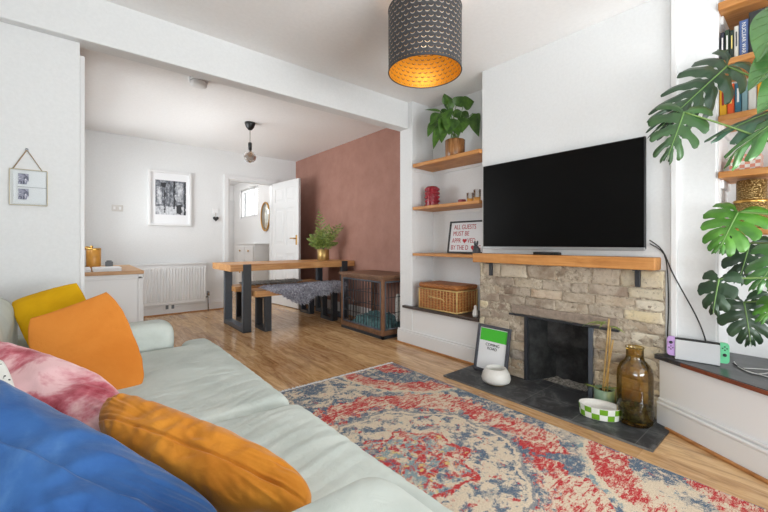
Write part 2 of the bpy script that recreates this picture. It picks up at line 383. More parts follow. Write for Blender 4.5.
# ---------------------------------------------------------------- mesh helper
class B:
    def __init__(s): s.bm = bmesh.new(); s.uv = s.bm.loops.layers.uv.new('UVMap')
    def add(s, t, mi=0):
        for f in t.faces: f.material_index = mi
        me = bpy.data.meshes.new('tmp'); t.to_mesh(me); t.free(); s.bm.from_mesh(me); bpy.data.meshes.remove(me); return s
    def box(s, x0, x1, y0, y1, z0, z1, bev=0.003, mi=0, seg=2, mat=None):
        t = bmesh.new(); t.loops.layers.uv.new('UVMap')
        bmesh.ops.create_cube(t, size=1)
        for v in t.verts:
            v.co = Vector(((x0+x1)/2 + v.co.x*(x1-x0), (y0+y1)/2 + v.co.y*(y1-y0), (z0+z1)/2 + v.co.z*(z1-z0)))
        if bev > 0: bmesh.ops.bevel(t, geom=t.edges[:], offset=min(bev, 0.45*min(abs(x1-x0), abs(y1-y0), abs(z1-z0))), segments=seg, profile=0.5, affect='EDGES')
        if mat is not None: bmesh.ops.transform(t, matrix=mat, verts=t.verts[:])
        return s.add(t, mi)
    def lathe(s, prof, cx=0, cy=0, n=32, mi=0, mat=None, sx=1, sy=1):
        t = bmesh.new(); uvl = t.loops.layers.uv.new('UVMap'); rings = []
        for r, z in prof:
            if r < 1e-5: rings.append([t.verts.new((cx, cy, z))])
            else: rings.append([t.verts.new((cx + sx*r*math.cos(2*PI*k/n), cy + sy*r*math.sin(2*PI*k/n), z)) for k in range(n)])
        m_ = len(prof) - 1
        for i in range(m_):
            a, b = rings[i], rings[i+1]
            for k in range(n):
                k2 = (k+1) % n
                if len(a) == 1 and len(b) == 1: continue
                if len(a) == 1: vs, uv = [a[0], b[k2], b[k]], [((k+.5)/n, i/m_), ((k+1)/n, (i+1)/m_), (k/n, (i+1)/m_)]
                elif len(b) == 1: vs, uv = [a[k], a[k2], b[0]], [(k/n, i/m_), ((k+1)/n, i/m_), ((k+.5)/n, (i+1)/m_)]
                else: vs, uv = [a[k], a[k2], b[k2], b[k]], [(k/n, i/m_), ((k+1)/n, i/m_), ((k+1)/n, (i+1)/m_), (k/n, (i+1)/m_)]
                f = t.faces.new(vs); f.smooth = True
                for l, q in zip(f.loops, uv): l[uvl].uv = q
        if mat is not None: bmesh.ops.transform(t, matrix=mat, verts=t.verts[:])
        return s.add(t, mi)
    def tube(s, pts, r, n=8, mi=0, smooth=4, close=False):
        pts = [Vector(p) for p in pts]
        if smooth and len(pts) > 2:
            q = []
            for i in range(len(pts)-1):
                p0 = pts[max(i-1, 0)]; p1 = pts[i]; p2 = pts[i+1]; p3 = pts[min(i+2, len(pts)-1)]
                for k in range(smooth):
                    t_ = k/smooth
                    q.append(0.5*((2*p1) + (p2-p0)*t_ + (2*p0-5*p1+4*p2-p3)*t_**2 + (3*p1-p0-3*p2+p3)*t_**3))
            q.append(pts[-1]); pts = q
        t = bmesh.new(); t.loops.layers.uv.new('UVMap'); rings = []
        nrm = None
        for i, p in enumerate(pts):
            d = (pts[min(i+1, len(pts)-1)] - pts[max(i-1, 0)]).normalized()
            if nrm is None:
                up = Vector((0, 0, 1)) if abs(d.z) < 0.9 else Vector((1, 0, 0)); nrm = d.cross(up).normalized()
            else:
                nrm = (nrm - d*nrm.dot(d)).normalized()
            bn = d.cross(nrm); rr = r(i/(len(pts)-1)) if callable(r) else r
            rings.append([t.verts.new(p + (nrm*math.cos(2*PI*k/n) + bn*math.sin(2*PI*k/n))*rr) for k in range(n)])
        for a, b in zip(rings, rings[1:]):
            for k in range(n):
                f = t.faces.new([a[k], a[(k+1) % n], b[(k+1) % n], b[k]]); f.smooth = True
        t.faces.new(rings[0][::-1]); t.faces.new(rings[-1])
        return s.add(t, mi)
    def prism(s, poly, z0, z1, bev=0.0, mi=0, mat=None, seg=2):
        t = bmesh.new(); t.loops.layers.uv.new('UVMap')
        lo = [t.verts.new((p[0], p[1], z0)) for p in poly]; hi = [t.verts.new((p[0], p[1], z1)) for p in poly]
        n = len(poly)
        t.faces.new(lo[::-1]); t.faces.new(hi)
        for k in range(n): t.faces.new([lo[k], lo[(k+1) % n], hi[(k+1) % n], hi[k]])
        bmesh.ops.recalc_face_normals(t, faces=t.faces[:])
        if bev: bmesh.ops.bevel(t, geom=t.edges[:], offset=bev, segments=seg, profile=0.5, affect='EDGES')
        if mat is not None: bmesh.ops.transform(t, matrix=mat, verts=t.verts[:])
        return s.add(t, mi)
    def grid(s, fn, nu, nv, mi=0, smooth=True, wrapu=False):
        t = bmesh.new(); uvl = t.loops.layers.uv.new('UVMap')
        vs = [[t.verts.new(fn(i/nu, j/nv)) for j in range(nv+1)] for i in range(nu+1)]
        for i in range(nu):
            for j in range(nv):
                f = t.faces.new([vs[i][j], vs[i+1][j], vs[i+1][j+1], vs[i][j+1]]); f.smooth = smooth
                for l, q in zip(f.loops, ((i, j), (i+1, j), (i+1, j+1), (i, j+1))): l[uvl].uv = (q[0]/nu, q[1]/nv)
        return s.add(t, mi)
    def mesh(s, me, mat=None, mi=0):
        t = bmesh.new(); t.from_mesh(me)
        if mat is not None: bmesh.ops.transform(t, matrix=mat, verts=t.verts[:])
        return s.add(t, mi)
    def build(s, name, mats, parent=None, merge=0.0, recalc=False):
        if merge: bmesh.ops.remove_doubles(s.bm, verts=s.bm.verts[:], dist=merge)
        if recalc: bmesh.ops.recalc_face_normals(s.bm, faces=s.bm.faces[:])
        me = bpy.data.meshes.new(name); s.bm.to_mesh(me); s.bm.free()
        for m_ in (mats if isinstance(mats, (list, tuple)) else [mats]): me.materials.append(M[m_])
        o = bpy.data.objects.new(name, me); C.objects.link(o)
        if parent is not None: attach(o, parent)
        return o
def root_mat(p):
    m_ = Matrix.Translation(p.location) @ p.rotation_euler.to_matrix().to_4x4()
    if p.parent is not None: m_ = root_mat(p.parent) @ p.matrix_parent_inverse @ m_
    return m_
def attach(o, p): o.parent = p; o.matrix_parent_inverse = root_mat(p).inverted()
def tag(o, label, cat, group=None, kind=None):
    o['label'] = label; o['category'] = cat
    if group: o['group'] = group
    if kind: o['kind'] = kind
    if o.type == 'MESH' and o.parent is None: rebase(o)
    return o
def rebase(o):
    vs = [v.co for v in o.data.vertices]
    c = Vector(((min(v.x for v in vs)+max(v.x for v in vs))/2, (min(v.y for v in vs)+max(v.y for v in vs))/2, min(v.z for v in vs)))
    o.data.transform(Matrix.Translation(-c)); o.location = c
    for ch in o.children: ch.matrix_parent_inverse = root_mat(o).inverted()
def thing(name, label, cat, loc, group=None):
    o = bpy.data.objects.new(name, None); C.objects.link(o); o.location = loc; o.empty_display_size = 0.05
    return tag(o, label, cat, group)
def struct(name, b, mats):
    o = b.build(name, mats); o['kind'] = 'structure'; return o
def copy_thing(o, dloc):
    r = o.copy(); C.objects.link(r); r.location = o.location + Vector(dloc)
    for ch in list(o.children):
        c = ch.copy(); C.objects.link(c); c.parent = r
        for gch in ch.children:
            d = gch.copy(); C.objects.link(d); d.parent = c
    return r
def bake(o):
    dg = bpy.context.evaluated_depsgraph_get(); me = bpy.data.meshes.new_from_object(o.evaluated_get(dg))
    o.modifiers.clear(); o.data = me; return o
def smooth(o):
    for p in o.data.polygons: p.use_smooth = True
    return o
def displace(o, fn):
    me = o.data; me.update()
    nr = [v.normal.copy() for v in me.vertices]
    for v, n in zip(me.vertices, nr): v.co = v.co + n*fn(v.co)
def text_mesh(s, size, ext=0.0008, align='CENTER', sx=1.0):
    cu = bpy.data.curves.new('t', 'FONT'); cu.body = s; cu.size = size; cu.extrude = ext; cu.align_x = align; cu.align_y = 'CENTER'
    o = bpy.data.objects.new('t', cu); C.objects.link(o)
    dg = bpy.context.evaluated_depsgraph_get(); me = bpy.data.meshes.new_from_object(o.evaluated_get(dg))
    bpy.data.objects.remove(o); bpy.data.curves.remove(cu)
    if sx != 1: me.transform(Matrix.Diagonal((sx, 1, 1, 1)))
    return me
def frame_mat(o, right, up):
    r = Vector(right).normalized(); u = Vector(up); u = (u - r*u.dot(r)).normalized(); n = r.cross(u)
    return Matrix.Translation(Vector(o)) @ Matrix((r, u, n)).transposed().to_4x4()

# ---------------------------------------------------------------- setting
b = B(); b.box(-0.65, 3.1, -1.6, 6.03, -0.06, 0, 0); struct('floor', b, 'plank_floor')
b = B(); b.box(-0.65, 3.05, -1.6, 2.70, 2.40, 2.5, 0); struct('ceiling', b, 'ceiling_paint')
b = B(); b.box(-0.65, 3.05, 2.70, 6.03, 2.43, 2.53, 0); struct('ceiling_dining', b, 'ceiling_dining_paint')
b = B(); b.box(-0.65, 2.53, 2.656, 2.777, 2.14, 2.43, 0.006); struct('beam', b, 'wall_paint')
b = B(); b.box(-0.65, 0.013, 2.712, 2.84, 0, 2.14, 0.002); struct('wall_partition', b, 'wall_paint')
b = B(); b.box(0.013, 0.035, 2.75, 2.86, 0, 2.085, 0.003); struct('trim_1', b, 'gloss_white')
b = B(); b.box(2.53, 2.94, 2.60, 2.777, 0, 2.43, 0.004); struct('wall_nib', b, 'wall_paint')
b = B(); b.box(2.83, 2.95, 1.79, 2.61, 0, 2.4, 0); struct('wall_alcove', b, 'wall_paint')
b = B(); b.box(2.94, 3.05, 2.6, 6.03, 0, 2.43, 0); struct('wall_red', b, 'red_wall')
b = B()
b.box(0.0, 1.80, 5.93, 6.03, 0, 2.43, 0); b.box(2.53, 2.95, 5.93, 6.03, 0, 2.43, 0); b.box(1.80, 2.53, 5.93, 6.03, 2.0, 2.43, 0)
struct('wall_back', b, 'wall_paint')
# dining left wall with a window over the sideboard
b = B()
b.box(-0.1, 0, 2.84, 3.6, 0, 2.43, 0); b.box(-0.1, 0, 5.6, 6.03, 0, 2.43, 0); b.box(-0.1, 0, 3.6, 5.6, 0, 0.95, 0); b.box(-0.1, 0, 3.6, 5.6, 2.2, 2.43, 0)
struct('wall_left_dining', b, 'wall_paint')
b = B()
for yy in (3.6, 4.57, 5.54): b.box(-0.08, -0.02, yy, yy+0.06, 0.95, 2.2, 0.004)
b.box(-0.08, -0.02, 3.6, 5.6, 0.95, 1.01, 0.004); b.box(-0.08, -0.02, 3.6, 5.6, 2.14, 2.2, 0.004)
w_ = struct('window_1', b, 'gloss_white'); b = B(); b.box(-0.052, -0.048, 3.62, 5.58, 0.97, 2.18, 0); b.build('pane', 'pane_glass', w_)
# living room left wall with an unseen window added for light, bay window wall behind
b = B(); b.box(-0.65, -0.55, 0.15, 2.712, 0, 2.4, 0); b.box(-0.65, -0.55, -1.6, -1.4, 0, 2.4, 0); b.box(-0.65, -0.55, -1.4, 0.15, 0, 0.5, 0); b.box(-0.65, -0.55, -1.4, 0.15, 2.25, 2.4, 0); struct('wall_left', b, 'wall_paint')
b = B()
for yy in (-1.4, -0.655, 0.09): b.box(-0.63, -0.57, yy, yy+0.06, 0.5, 2.25, 0.004)
b.box(-0.63, -0.57, -1.34, 0.09, 0.5, 0.56, 0.004); b.box(-0.63, -0.57, -1.34, 0.09, 2.19, 2.25, 0.004)
w_ = struct('added_window', b, 'gloss_white'); b = B(); b.box(-0.602, -0.598, -1.38, 0.13, 0.52, 2.23, 0); b.build('pane', 'pane_glass', w_)
b = B()
b.box(-0.55, 0.0, -1.6, -1.5, 0, 2.4, 0); b.box(2.5, 2.95, -1.6, -1.5, 0, 2.4, 0); b.box(0.0, 2.5, -1.6, -1.5, 0, 0.5, 0); b.box(0.0, 2.5, -1.6, -1.5, 2.25, 2.4, 0)
struct('wall_rear', b, 'wall_paint')
b = B()
for xx in (0.0, 0.81, 1.63, 2.44): b.box(xx, xx+0.06, -1.58, -1.52, 0.5, 2.25, 0.004)
b.box(0, 2.5, -1.58, -1.52, 0.5, 0.56, 0.004); b.box(0, 2.5, -1.58, -1.52, 2.19, 2.25, 0.004)
w_ = struct('window_2', b, 'gloss_white'); b = B(); b.box(0.02, 2.48, -1.552, -1.548, 0.52, 2.23, 0); b.build('pane', 'pane_glass', w_)
# chimney breast (plaster) with the fireplace recess
b = B()
b.box(2.535, 2.95, 0.36, 1.79, 0.50, 2.4, 0.003); b.box(2.535, 2.95, 1.385, 1.79, 0, 0.5, 0); b.box(2.535, 2.95, 0.36, 0.945, 0, 0.5, 0)
b.box(2.82, 2.95, 0.945, 1.385, 0, 0.5, 0)
struct('wall_chimney', b, 'wall_paint')
b = B(); b.box(2.83, 2.95, -1.6, 0.37, 0, 2.4, 0); struct('wall_right', b, 'wall_paint')
b = B(); b.box(2.508, 2.54, 0.517, 0.545, 0.389, 2.3995, 0.004)
struct('trim_2', b, 'gloss_white')
# back wall skirting + wood bead
def skirting(name, x0, x1, y, h=0.15):
    b = B(); b.box(x0, x1, y-0.018, y, 0, h, 0.004); b.box(x0, x1, y-0.024, y-0.012, h-0.045, h-0.03, 0.004)
    b.box(x0, x1, y-0.032, y-0.018, 0, 0.016, 0.005, mi=1)
    struct(name, b, ['gloss_white', 'bead_wood'])
skirting('baseboard_back', 0.46, 1.74, 5.93)
skirting('baseboard_corner', 2.60, 2.94, 5.93)
b = B(); b.box(2.922, 2.94, 2.78, 5.93, 0, 0.15, 0.004); struct('baseboard_red', b, 'gloss_white')
# door frame + door leaf
b = B()
b.box(1.735, 1.80, 5.905, 5.93, 0, 2.06, 0.004); b.box(2.53, 2.595, 5.905, 5.93, 0, 2.06, 0.004); b.box(1.8002, 2.5298, 5.905, 5.93, 2.0, 2.06, 0.004)
b.box(1.80, 1.825, 5.93, 6.03, 0, 2.0, 0.002); b.box(2.505, 2.53, 5.93, 6.03, 0, 2.0, 0.002); b.box(1.8252, 2.5048, 5.93, 6.03, 1.98, 2.0, 0.002)
struct('trim_3', b, 'gloss_white')
hx, hy = 2.515, 5.90; ang = math.atan2(-0.79, 0.075)
dm = Matrix.Translation((hx, hy, 0)) @ Matrix.Rotation(ang, 4, 'Z')
b = B(); L, T = 0.80, 0.018
b.box(0, L, -T+0.007, T-0.007, 0.01, 1.99, 0.0, mat=dm)
xs = [(0, 0.10), (0.365, 0.435), (0.70, L)]
for x0, x1 in xs: b.box(x0, x1, -T-0.0008, T+0.0008, 0.01, 1.99, 0.003, mat=dm)
for z0, z1 in ((0.01, 0.22), (0.84, 0.98), (1.56, 1.66), (1.88, 1.99)): b.box(0.002, L-0.002, -T, T, z0+0.0005, z1-0.0005, 0.003, mat=dm)
for x0, x1 in ((0.14, 0.325), (0.475, 0.66)):
    for z0, z1 in ((0.26, 0.80), (1.02, 1.52), (1.70, 1.84)): b.box(x0, x1, -T+0.002, T-0.002, z0, z1, 0.008, mat=dm)
door = struct('door_1', b, 'gloss_white')
b = B(); b.box(0.725, 0.765, -T-0.006, -T, 0.98, 1.13, 0.004, mat=dm)
b.tube([dm @ Vector((0.745, -T, 1.08)), dm @ Vector((0.745, -T-0.045, 1.08)), dm @ Vector((0.64, -T-0.05, 1.08))], 0.009, 10, smooth=3)
h = b.build('door_handle', 'brass', door); h['label'] = 'brass lever handle'

# hall beyond the door
b = B(); b.box(0.9, 3.05, 6.03, 9.4, -0.06, 0, 0); struct('floor_hall', b, 'plank_floor')
b = B(); b.box(0.9, 3.05, 6.03, 9.4, 2.43, 2.53, 0); struct('ceiling_hall', b, 'hall_white')
b = B()
b.box(2.95, 3.05, 6.03, 7.72, 0, 2.43, 0); b.box(2.95, 3.05, 8.85, 9.4, 0, 2.43, 0); b.box(2.95, 3.05, 7.72, 8.85, 0, 1.58, 0); b.box(2.95, 3.05, 7.72, 8.85, 2.25, 2.43, 0)
struct('wall_hall_right', b, 'hall_white')
b = B(); b.box(0.9, 3.05, 9.3, 9.4, 0, 2.43, 0); struct('wall_hall_back', b, 'hall_white')
b = B(); b.box(0.8, 0.9, 6.03, 9.4, 0, 2.43, 0); struct('wall_hall_left', b, 'hall_white')
b = B()
for yy in (7.72, 8.0, 8.8): b.box(2.99, 3.03, yy, yy+0.05, 1.58, 2.25, 0.003)
b.box(2.99, 3.03, 7.72, 8.85, 1.58, 1.63, 0.003); b.box(2.99, 3.03, 7.72, 8.85, 2.2, 2.25, 0.003)
wf = struct('window_3', b, 'gloss_white')
b = B(); b.box(3.008, 3.012, 7.76, 8.82, 1.62, 2.21, 0); b.build('pane', 'pane_glass', wf)
b = B(); b.box(2.55, 2.95, 9.262, 9.3, 0, 2.05, 0.004); b.box(2.60, 2.90, 9.255, 9.262, 0.1, 1.98, 0.004); struct('door_2', b, 'gloss_white')
# oval mirror in hall
t = thing('oval_mirror', 'oval gold-rimmed mirror on the hall wall beyond the open doorway', 'mirror', (2.95, 7.27, 1.30))
b = B()
cy, cz, ry, rz = 7.27, 1.545, 0.215, 0.285
pts = [(2.93, cy + ry*math.cos(2*PI*k/40), cz + rz*math.sin(2*PI*k/40)) for k in range(41)]
b.tube(pts, 0.016, 8, smooth=0); b.build('rim', 'gold_frame', t)
b = B()
b.lathe([(0, 0), (1, 0), (1, 0.012), (0, 0.012)], n=40, mat=Matrix(((0, 0, 1, 2.936), (ry, 0, 0, cy), (0, rz, 0, cz), (0, 0, 0, 1)))); b.build('glass', 'mirror_face', t)
# hall shoe cabinet
t = thing('chest_of_drawers', 'white hall chest with round brass knobs, seen through the open doorway', 'cabinet', (2.8, 7.64, 0))
b = B(); b.box(2.66, 2.949, 7.14, 8.15, 0.0, 0.98, 0.004); b.build('body', 'white_panel', t)
b = B(); b.box(2.645, 2.949, 7.12, 8.17, 0.98, 1.0, 0.004); b.build('top', 'white_panel', t)
for k in range(2):
    for zz in (0.08, 0.53):
        b = B(); b.box(2.643, 2.66, 7.17+0.49*k, 7.64+0.49*k, zz, zz+0.41, 0.006); d = b.build('drawer', 'gloss_white', t)
        b = B(); b.lathe([(0, 0), (0.012, 0), (0.02, 0.02), (0.0, 0.026)], n=14, mat=Matrix(((0, 0, -1, 2.643), (1, 0, 0, 7.405+0.49*k), (0, 1, 0, zz+0.32), (0, 0, 0, 1)))); b.build('knob', 'brass', d)

# ---------------------------------------------------------------- fireplace
fp = thing('fireplace', 'bare brick fireplace surround with black opening below the oak mantel', 'fireplace', (2.52, 1.18, 0))
bm_ = B(); tone = []
bb = bmesh.new(); lay = None
TON = [(172, 154, 132), (156, 138, 118), (188, 170, 146), (146, 128, 112), (196, 182, 160), (160, 144, 128), (122, 112, 106), (178, 154, 128)]
CRM = [(214, 204, 180), (222, 214, 194), (206, 194, 166), (216, 200, 164)]
faces_tone = []
z = 0.012
def brick_block(y0, y1, z0, z1, tonec):
    t = bmesh.new(); bmesh.ops.create_cube(t, size=1)
    xo = 2.50 + R_.uniform(-0.006, 0.008)
    for v in t.verts: v.co = Vector(((xo+2.55)/2 + v.co.x*(2.55-xo), (y0+y1)/2 + v.co.y*(y1-y0), (z0+z1)/2 + v.co.z*(z1-z0)))
    bmesh.ops.bevel(t, geom=t.edges[:], offset=0.007, segments=2, profile=0.6, affect='EDGES')
    bmesh.ops.subdivide_edges(t, edges=[e for e in t.edges if e.calc_length() > 0.03], cuts=3, use_grid_fill=True)
    sd = Vector((R_.uniform(0, 50), 0, 0))
    for v in t.verts:
        v.co += Vector((noise.noise(v.co*30 + sd)*0.009, noise.noise(v.co*22 + sd*2)*0.010, noise.noise(v.co*22 + sd*3)*0.009))
    lay = t.loops.layers.float_color.new('tone'); col = rgb(*tonec)
    for f in t.faces:
        f.smooth = True
        for l in f.loops: l[lay] = col
    bm_.add(t)
if 'tone' not in bm_.bm.loops.layers.float_color.keys(): bm_.bm.loops.layers.float_color.new('tone')
row = 0
while z < 0.845:
    hgt = R_.uniform(0.058, 0.072)
    if z + hgt > 0.80: hgt = 0.848 - z
    y = 0.572 - R_.uniform(0, 0.1)
    while y < 1.79:
        w = R_.choice([0.21, 0.215, 0.10, 0.2, 0.225, 0.16])
        y0, y1 = max(y, 0.572), min(y + w, 1.79)
        segs = [(y0, y1)]
        if z < 0.475: segs = [(y0, min(y1, 0.935)), (max(y0, 1.39), y1)]
        elif z < 0.53: segs = [(y0, min(y1, 0.80)), (max(y0, 1.51), y1)]
        for q0, q1 in segs:
            if q1 - q0 > 0.025:
                cream = (q1 < 0.80) or (q0 > 1.68)
                tc = R_.choice(CRM if cream and R_.random() < 0.85 else TON)
                jt = R_.randint(-14, 10); tc = tuple(max(0, min(255, c_ + jt)) for c_ in tc)
                brick_block(q0 + 0.004, q1 - 0.004, z + 0.0035, z + hgt - 0.0035, tc)
        y += w
    z += hgt; row += 1
bm_.build('brickwork', 'old_brick', fp)
b = B()
def mort(y0, y1, z0, z1):
    b.grid(lambda u, v: Vector((2.507 + 0.008*noise.noise(Vector((0, y0+(y1-y0)*u, z0+(z1-z0)*v))*24) + 0.005*noise.noise(Vector((3, y0+(y1-y0)*u, z0+(z1-z0)*v))*60), y0+(y1-y0)*u, z0+(z1-z0)*v)), max(4, int((y1-y0)/0.012)), max(4, int((z1-z0)/0.012)))
mort(0.572, 0.94, 0.0, 0.85); mort(1.387, 1.79, 0.0, 0.85); mort(0.94, 1.387, 0.478, 0.85)
b.box(2.52, 2.5335, 0.5725, 0.94, 0, 0.849, 0); b.box(2.52, 2.5335, 1.387, 1.7895, 0, 0.849, 0)
b.build('mortar_backing', 'mortar', fp)
b = B(); b.box(2.497, 2.56, 0.80, 1.51, 0.482, 0.545, 0.008); b.build('stone_lintel', 'lintel_stone', fp)
b = B(); b.box(2.485, 2.54, 0.79, 1.52, 0.468, 0.480, 0.002); b.build('lintel_bar', 'black_metal', fp)
b = B(); b.prism([(2.515, 1.387), (2.515, 1.372), (2.75, 1.23), (2.78, 1.25), (2.78, 1.39)], 0.012, 0.468, 0.002); b.build('side_panel', 'soot', fp)
b = B(); b.prism([(2.515, 0.942), (2.515, 0.957), (2.75, 1.08), (2.78, 1.06), (2.78, 0.942)], 0.012, 0.468, 0.002); b.build('side_panel', 'soot', fp)
b = B(); b.box(2.488, 2.545, 0.937, 0.962, 0.012, 0.468, 0.002); p = b.build('frame_strip', 'steel_blue', fp); p['label'] = 'grey steel edge strip'
b = B(); b.box(2.488, 2.545, 1.378, 1.398, 0.012, 0.468, 0.002); p = b.build('frame_strip', 'black_metal', fp)
def fb(u, v):
    yy = 1.06 + u*0.19; zz = 0.012 + v*0.456
    return Vector((2.70 + 0.07*math.sin(PI*min(1, v*1.0))*0 - (0.05 if v > 0.55 else 0.05*max(0, (v-0.4)/0.15))*1 + 0.03*(1-abs(2*u-1)), yy, zz))
b = B(); b.grid(lambda u, v: fb(u*1.5-0.25, v), 8, 16); b.build('fireback', 'fireback_iron', fp)
b = B(); b.grid(lambda u, v: Vector((2.60 + 0.10*u, 1.02 + 0.30*v, 0.0125 + 0.02*u*(0.6 + 0.6*noise.noise(Vector((u*5, v*7, 3)))) )), 14, 20); b.build('ash_heap', 'ash', fp)
b = B(); b.box(2.53, 2.82, 0.945, 1.385, 0.469, 0.5, 0); b.build('recess_roof', 'soot', fp)

o = B(); o.prism([(2.113, 0.527), (2.113, 1.836), (2.50, 1.836), (2.50, 1.79), (2.52, 1.79), (2.52, 1.385), (2.80, 1.385), (2.80, 0.945), (2.52, 0.945), (2.50, 0.61), (2.47, 0.527)], 0.0005, 0.012, 0.0)
tag(o.build('hearth', 'slate'), 'flat black slate tile hearth on the floor before the brick fireplace', 'hearth')

# mantel
t = thing('mantel_shelf', 'thick oak mantel beam above the brick fireplace, beneath the television', 'mantel', (2.47, 1.18, 0.85))
b = B(); b.box(2.415, 2.533, 0.592, 1.797, 0.852, 0.922, 0.006)
o = b.build('beam_board', 'oak_y', t)
for yy in (0.68, 1.66):
    b = B(); b.box(2.475, 2.495, yy, yy+0.025, 0.75, 0.851, 0.002); b.box(2.43, 2.495, yy, yy+0.025, 0.845, 0.852, 0.002)
    b.build('bracket', 'black_metal', t)

# ---------------------------------------------------------------- television
t = thing('television', 'large flat television with a black screen above the mantel', 'television', (2.5, 1.19, 0.967))
b = B(); b.box(2.472, 2.495, 0.652, 1.738, 0.965, 1.61, 0.005); b.box(2.4945, 2.534, 0.85, 1.5, 1.0, 1.4, 0.01); b.build('casing', 'black_plastic', t)
b = B(); b.box(2.4695, 2.474, 0.658, 1.732, 0.978, 1.604, 0.0); b.build('screen_panel', 'screen', t)
b = B(); b.box(2.466, 2.475, 0.652, 1.738, 0.957, 0.977, 0.002); p = b.build('bezel', 'silver', t); p['label'] = 'silver strip along the bottom of the screen'
tag(B().box(2.43, 2.47, 1.12, 1.30, 0.9225, 0.942, 0.005).build('remote_control', 'black_plastic'), 'black remote control lying on the oak mantel beneath the television', 'remote')
# cables from the television
def cable(pts, r, mat, label, name='cable', cat='cable'):
    tag(B().tube(pts, r, 8).build(name, mat), label, cat)
cable([(2.50, 0.64, 1.02), (2.524, 0.585, 0.96), (2.500, 0.53, 0.83), (2.522, 0.44, 0.62), (2.518, 0.40, 0.50), (2.505, 0.40, 0.47)], 0.0032, 'black_cord', 'black cable slanting from the television edge down to the games console')
cable([(2.505, 0.64, 1.0), (2.527, 0.578, 0.94), (2.524, 0.560, 0.80), (2.526, 0.558, 0.62), (2.526, 0.562, 0.50), (2.526, 0.562, 0.392)], 0.003, 'black_cord', 'thin black cable hanging almost straight down beside the end of the brickwork')

# ---------------------------------------------------------------- left alcove
def shelf(z0, z1, x0, label, y0=1.792, y1=2.56):
    b = B(); b.prism([(x0, y0), (x0, y1), (2.83, 2.598), (2.83, y0)], z0, z1, 0.003)
    t = thing('wall_shelf', label, 'shelf', (2.68, 2.18, z0))
    b.build('board', 'oak_y', t)
    b = B(); b.box(2.56, 2.83, 2.585, 2.5995, z0-0.03, z0-0.001, 0.002); b.box(2.81, 2.83, y0+0.005, 2.58, z0-0.03, z0-0.001, 0.002); b.build('batten', 'gloss_white', t)
    return t
shelf(1.735, 1.768, 2.497, 'oak alcove shelf carrying the potted plant in a bronze pot')
shelf(1.325, 1.353, 2.497, 'oak alcove shelf carrying the red bobbled vase')
shelf(0.882, 0.906, 2.497, 'oak alcove shelf carrying the red-lettered dog sign', y0=1.80)
# low boxed-in plinth
t = thing('alcove_plinth', 'low white boxed-in ledge with dark top board below the wicker basket', 'ledge', (2.68, 2.2, 0))
b = B(); b.box(2.535, 2.83, 1.80, 2.60, 0, 0.362, 0.002); b.build('front_panel', 'white_panel', t)
b = B(); b.prism([(2.488, 1.80), (2.488, 2.70), (2.529, 2.70), (2.529, 2.598), (2.83, 2.598), (2.83, 1.80)], 0.363, 0.386, 0.003); p = b.build('top_board', 'dark_board', t); p['label'] = 'dark brown top board'
b = B(); b.box(2.512, 2.5295, 1.84, 2.80, 0, 0.125, 0.004); b.box(2.518, 2.5295, 1.84, 2.80, 0.125, 0.145, 0.006); b.build('skirting', 'gloss_white', t)
b = B(); b.box(2.497, 2.512, 1.84, 2.82, 0, 0.016, 0.005); b.build('floor_bead', 'bead_wood', t)

# potted plant (heart leaves) on top shelf
def leaf_grid(b, base, tip, nrm, wid, fold=0.15, droop=0.15, mi=0, n=8, shape='heart'):
    base, tip = Vector(base), Vector(tip); X = (tip-base); L = X.length; X = X/L
    Z = Vector(nrm); Z = (Z - X*Z.dot(X)).normalized(); Y = Z.cross(X)
    def fn(u, v):
        s = u; t = v*2-1
        if shape == 'heart': w = wid*0.5*(math.sin(PI*min(1, s**0.62))**0.9 if s < 1 else 0)
        else: w = wid*0.5*math.sin(PI*s**0.8)
        w = max(w, 0.0006)
        return base + X*(L*s) + Y*(w*t) + Z*(fold*abs(t)*w - droop*L*(s-0.4)**2)
    b.grid(fn, n, 4, mi)
pc = Vector((2.645, 2.16, 1.7695))
t = thing('potted_plant', 'leafy green plant in a bronze glazed pot on the topmost alcove shelf', 'plant', pc)
b = B(); b.lathe([(0, 0), (0.074, 0), (0.083, 0.012), (0.089, 0.05), (0.091, 0.165), (0.087, 0.17), (0.082, 0.15), (0, 0.148)], n=28, mat=Matrix.Translation(pc)); b.build('pot', 'bronze_glaze', t)
b = B(); b.lathe([(0, 0.149), (0.082, 0.15)], n=20, mat=Matrix.Translation(pc)); b.build('soil', 'soil', t)
D_ = 3.40
POTH = [  # leaf base, tip (pixels at a depth offset), width
 ((447,104),(443,95),-0.02,.05),((452,110),(444,93),0.03,.075),((456,106),(463,96),0.0,.10),((463,106),(474,101),-0.05,.13),((452,112),(466,118),0.02,.07),
 ((441,111),(425,109),0.0,.022),((444,112),(449,120),-0.10,.12),((441,113),(430,124),-0.06,.10),((438,120),(427,136),-0.04,.09),((441,124),(433,148),-0.10,.07),
 ((445,124),(441,142),-0.12,.10),((452,118),(449,134),-0.14,.12),((447,118),(440,132),-0.10,.11),((456,120),(463,132),-0.10,.09),((464,117),(462,132),-0.08,.09),
 ((473,113),(478,136),-0.10,.085),((473,116),(480,122),-0.05,.08),((460,112),(468,124),0.05,.09),((449,110),(440,118),0.06,.09),((455,125),(459,135),-0.12,.08)]
b = B(); sb = B()
for (bx, by), (tx, ty), dd, w in POTH:
    base = W(bx, by, D_+dd*0.8); tip = W(tx, ty, D_+dd*1.1-0.02)
    nv = (CAM - base).normalized()*0.9 + Vector((R_.uniform(-.4, .4), R_.uniform(-.4, .4), 0.5))
    leaf_grid(b, base, tip, nv, w*1.28, 0.25, 0.25)
    root = pc + Vector((R_.uniform(-.03, .03), R_.uniform(-.03, .03), 0.15)); mid = (root+base)/2 + Vector((0, 0, 0.05))
    sb.tube([root, mid, base], 0.003, 6)
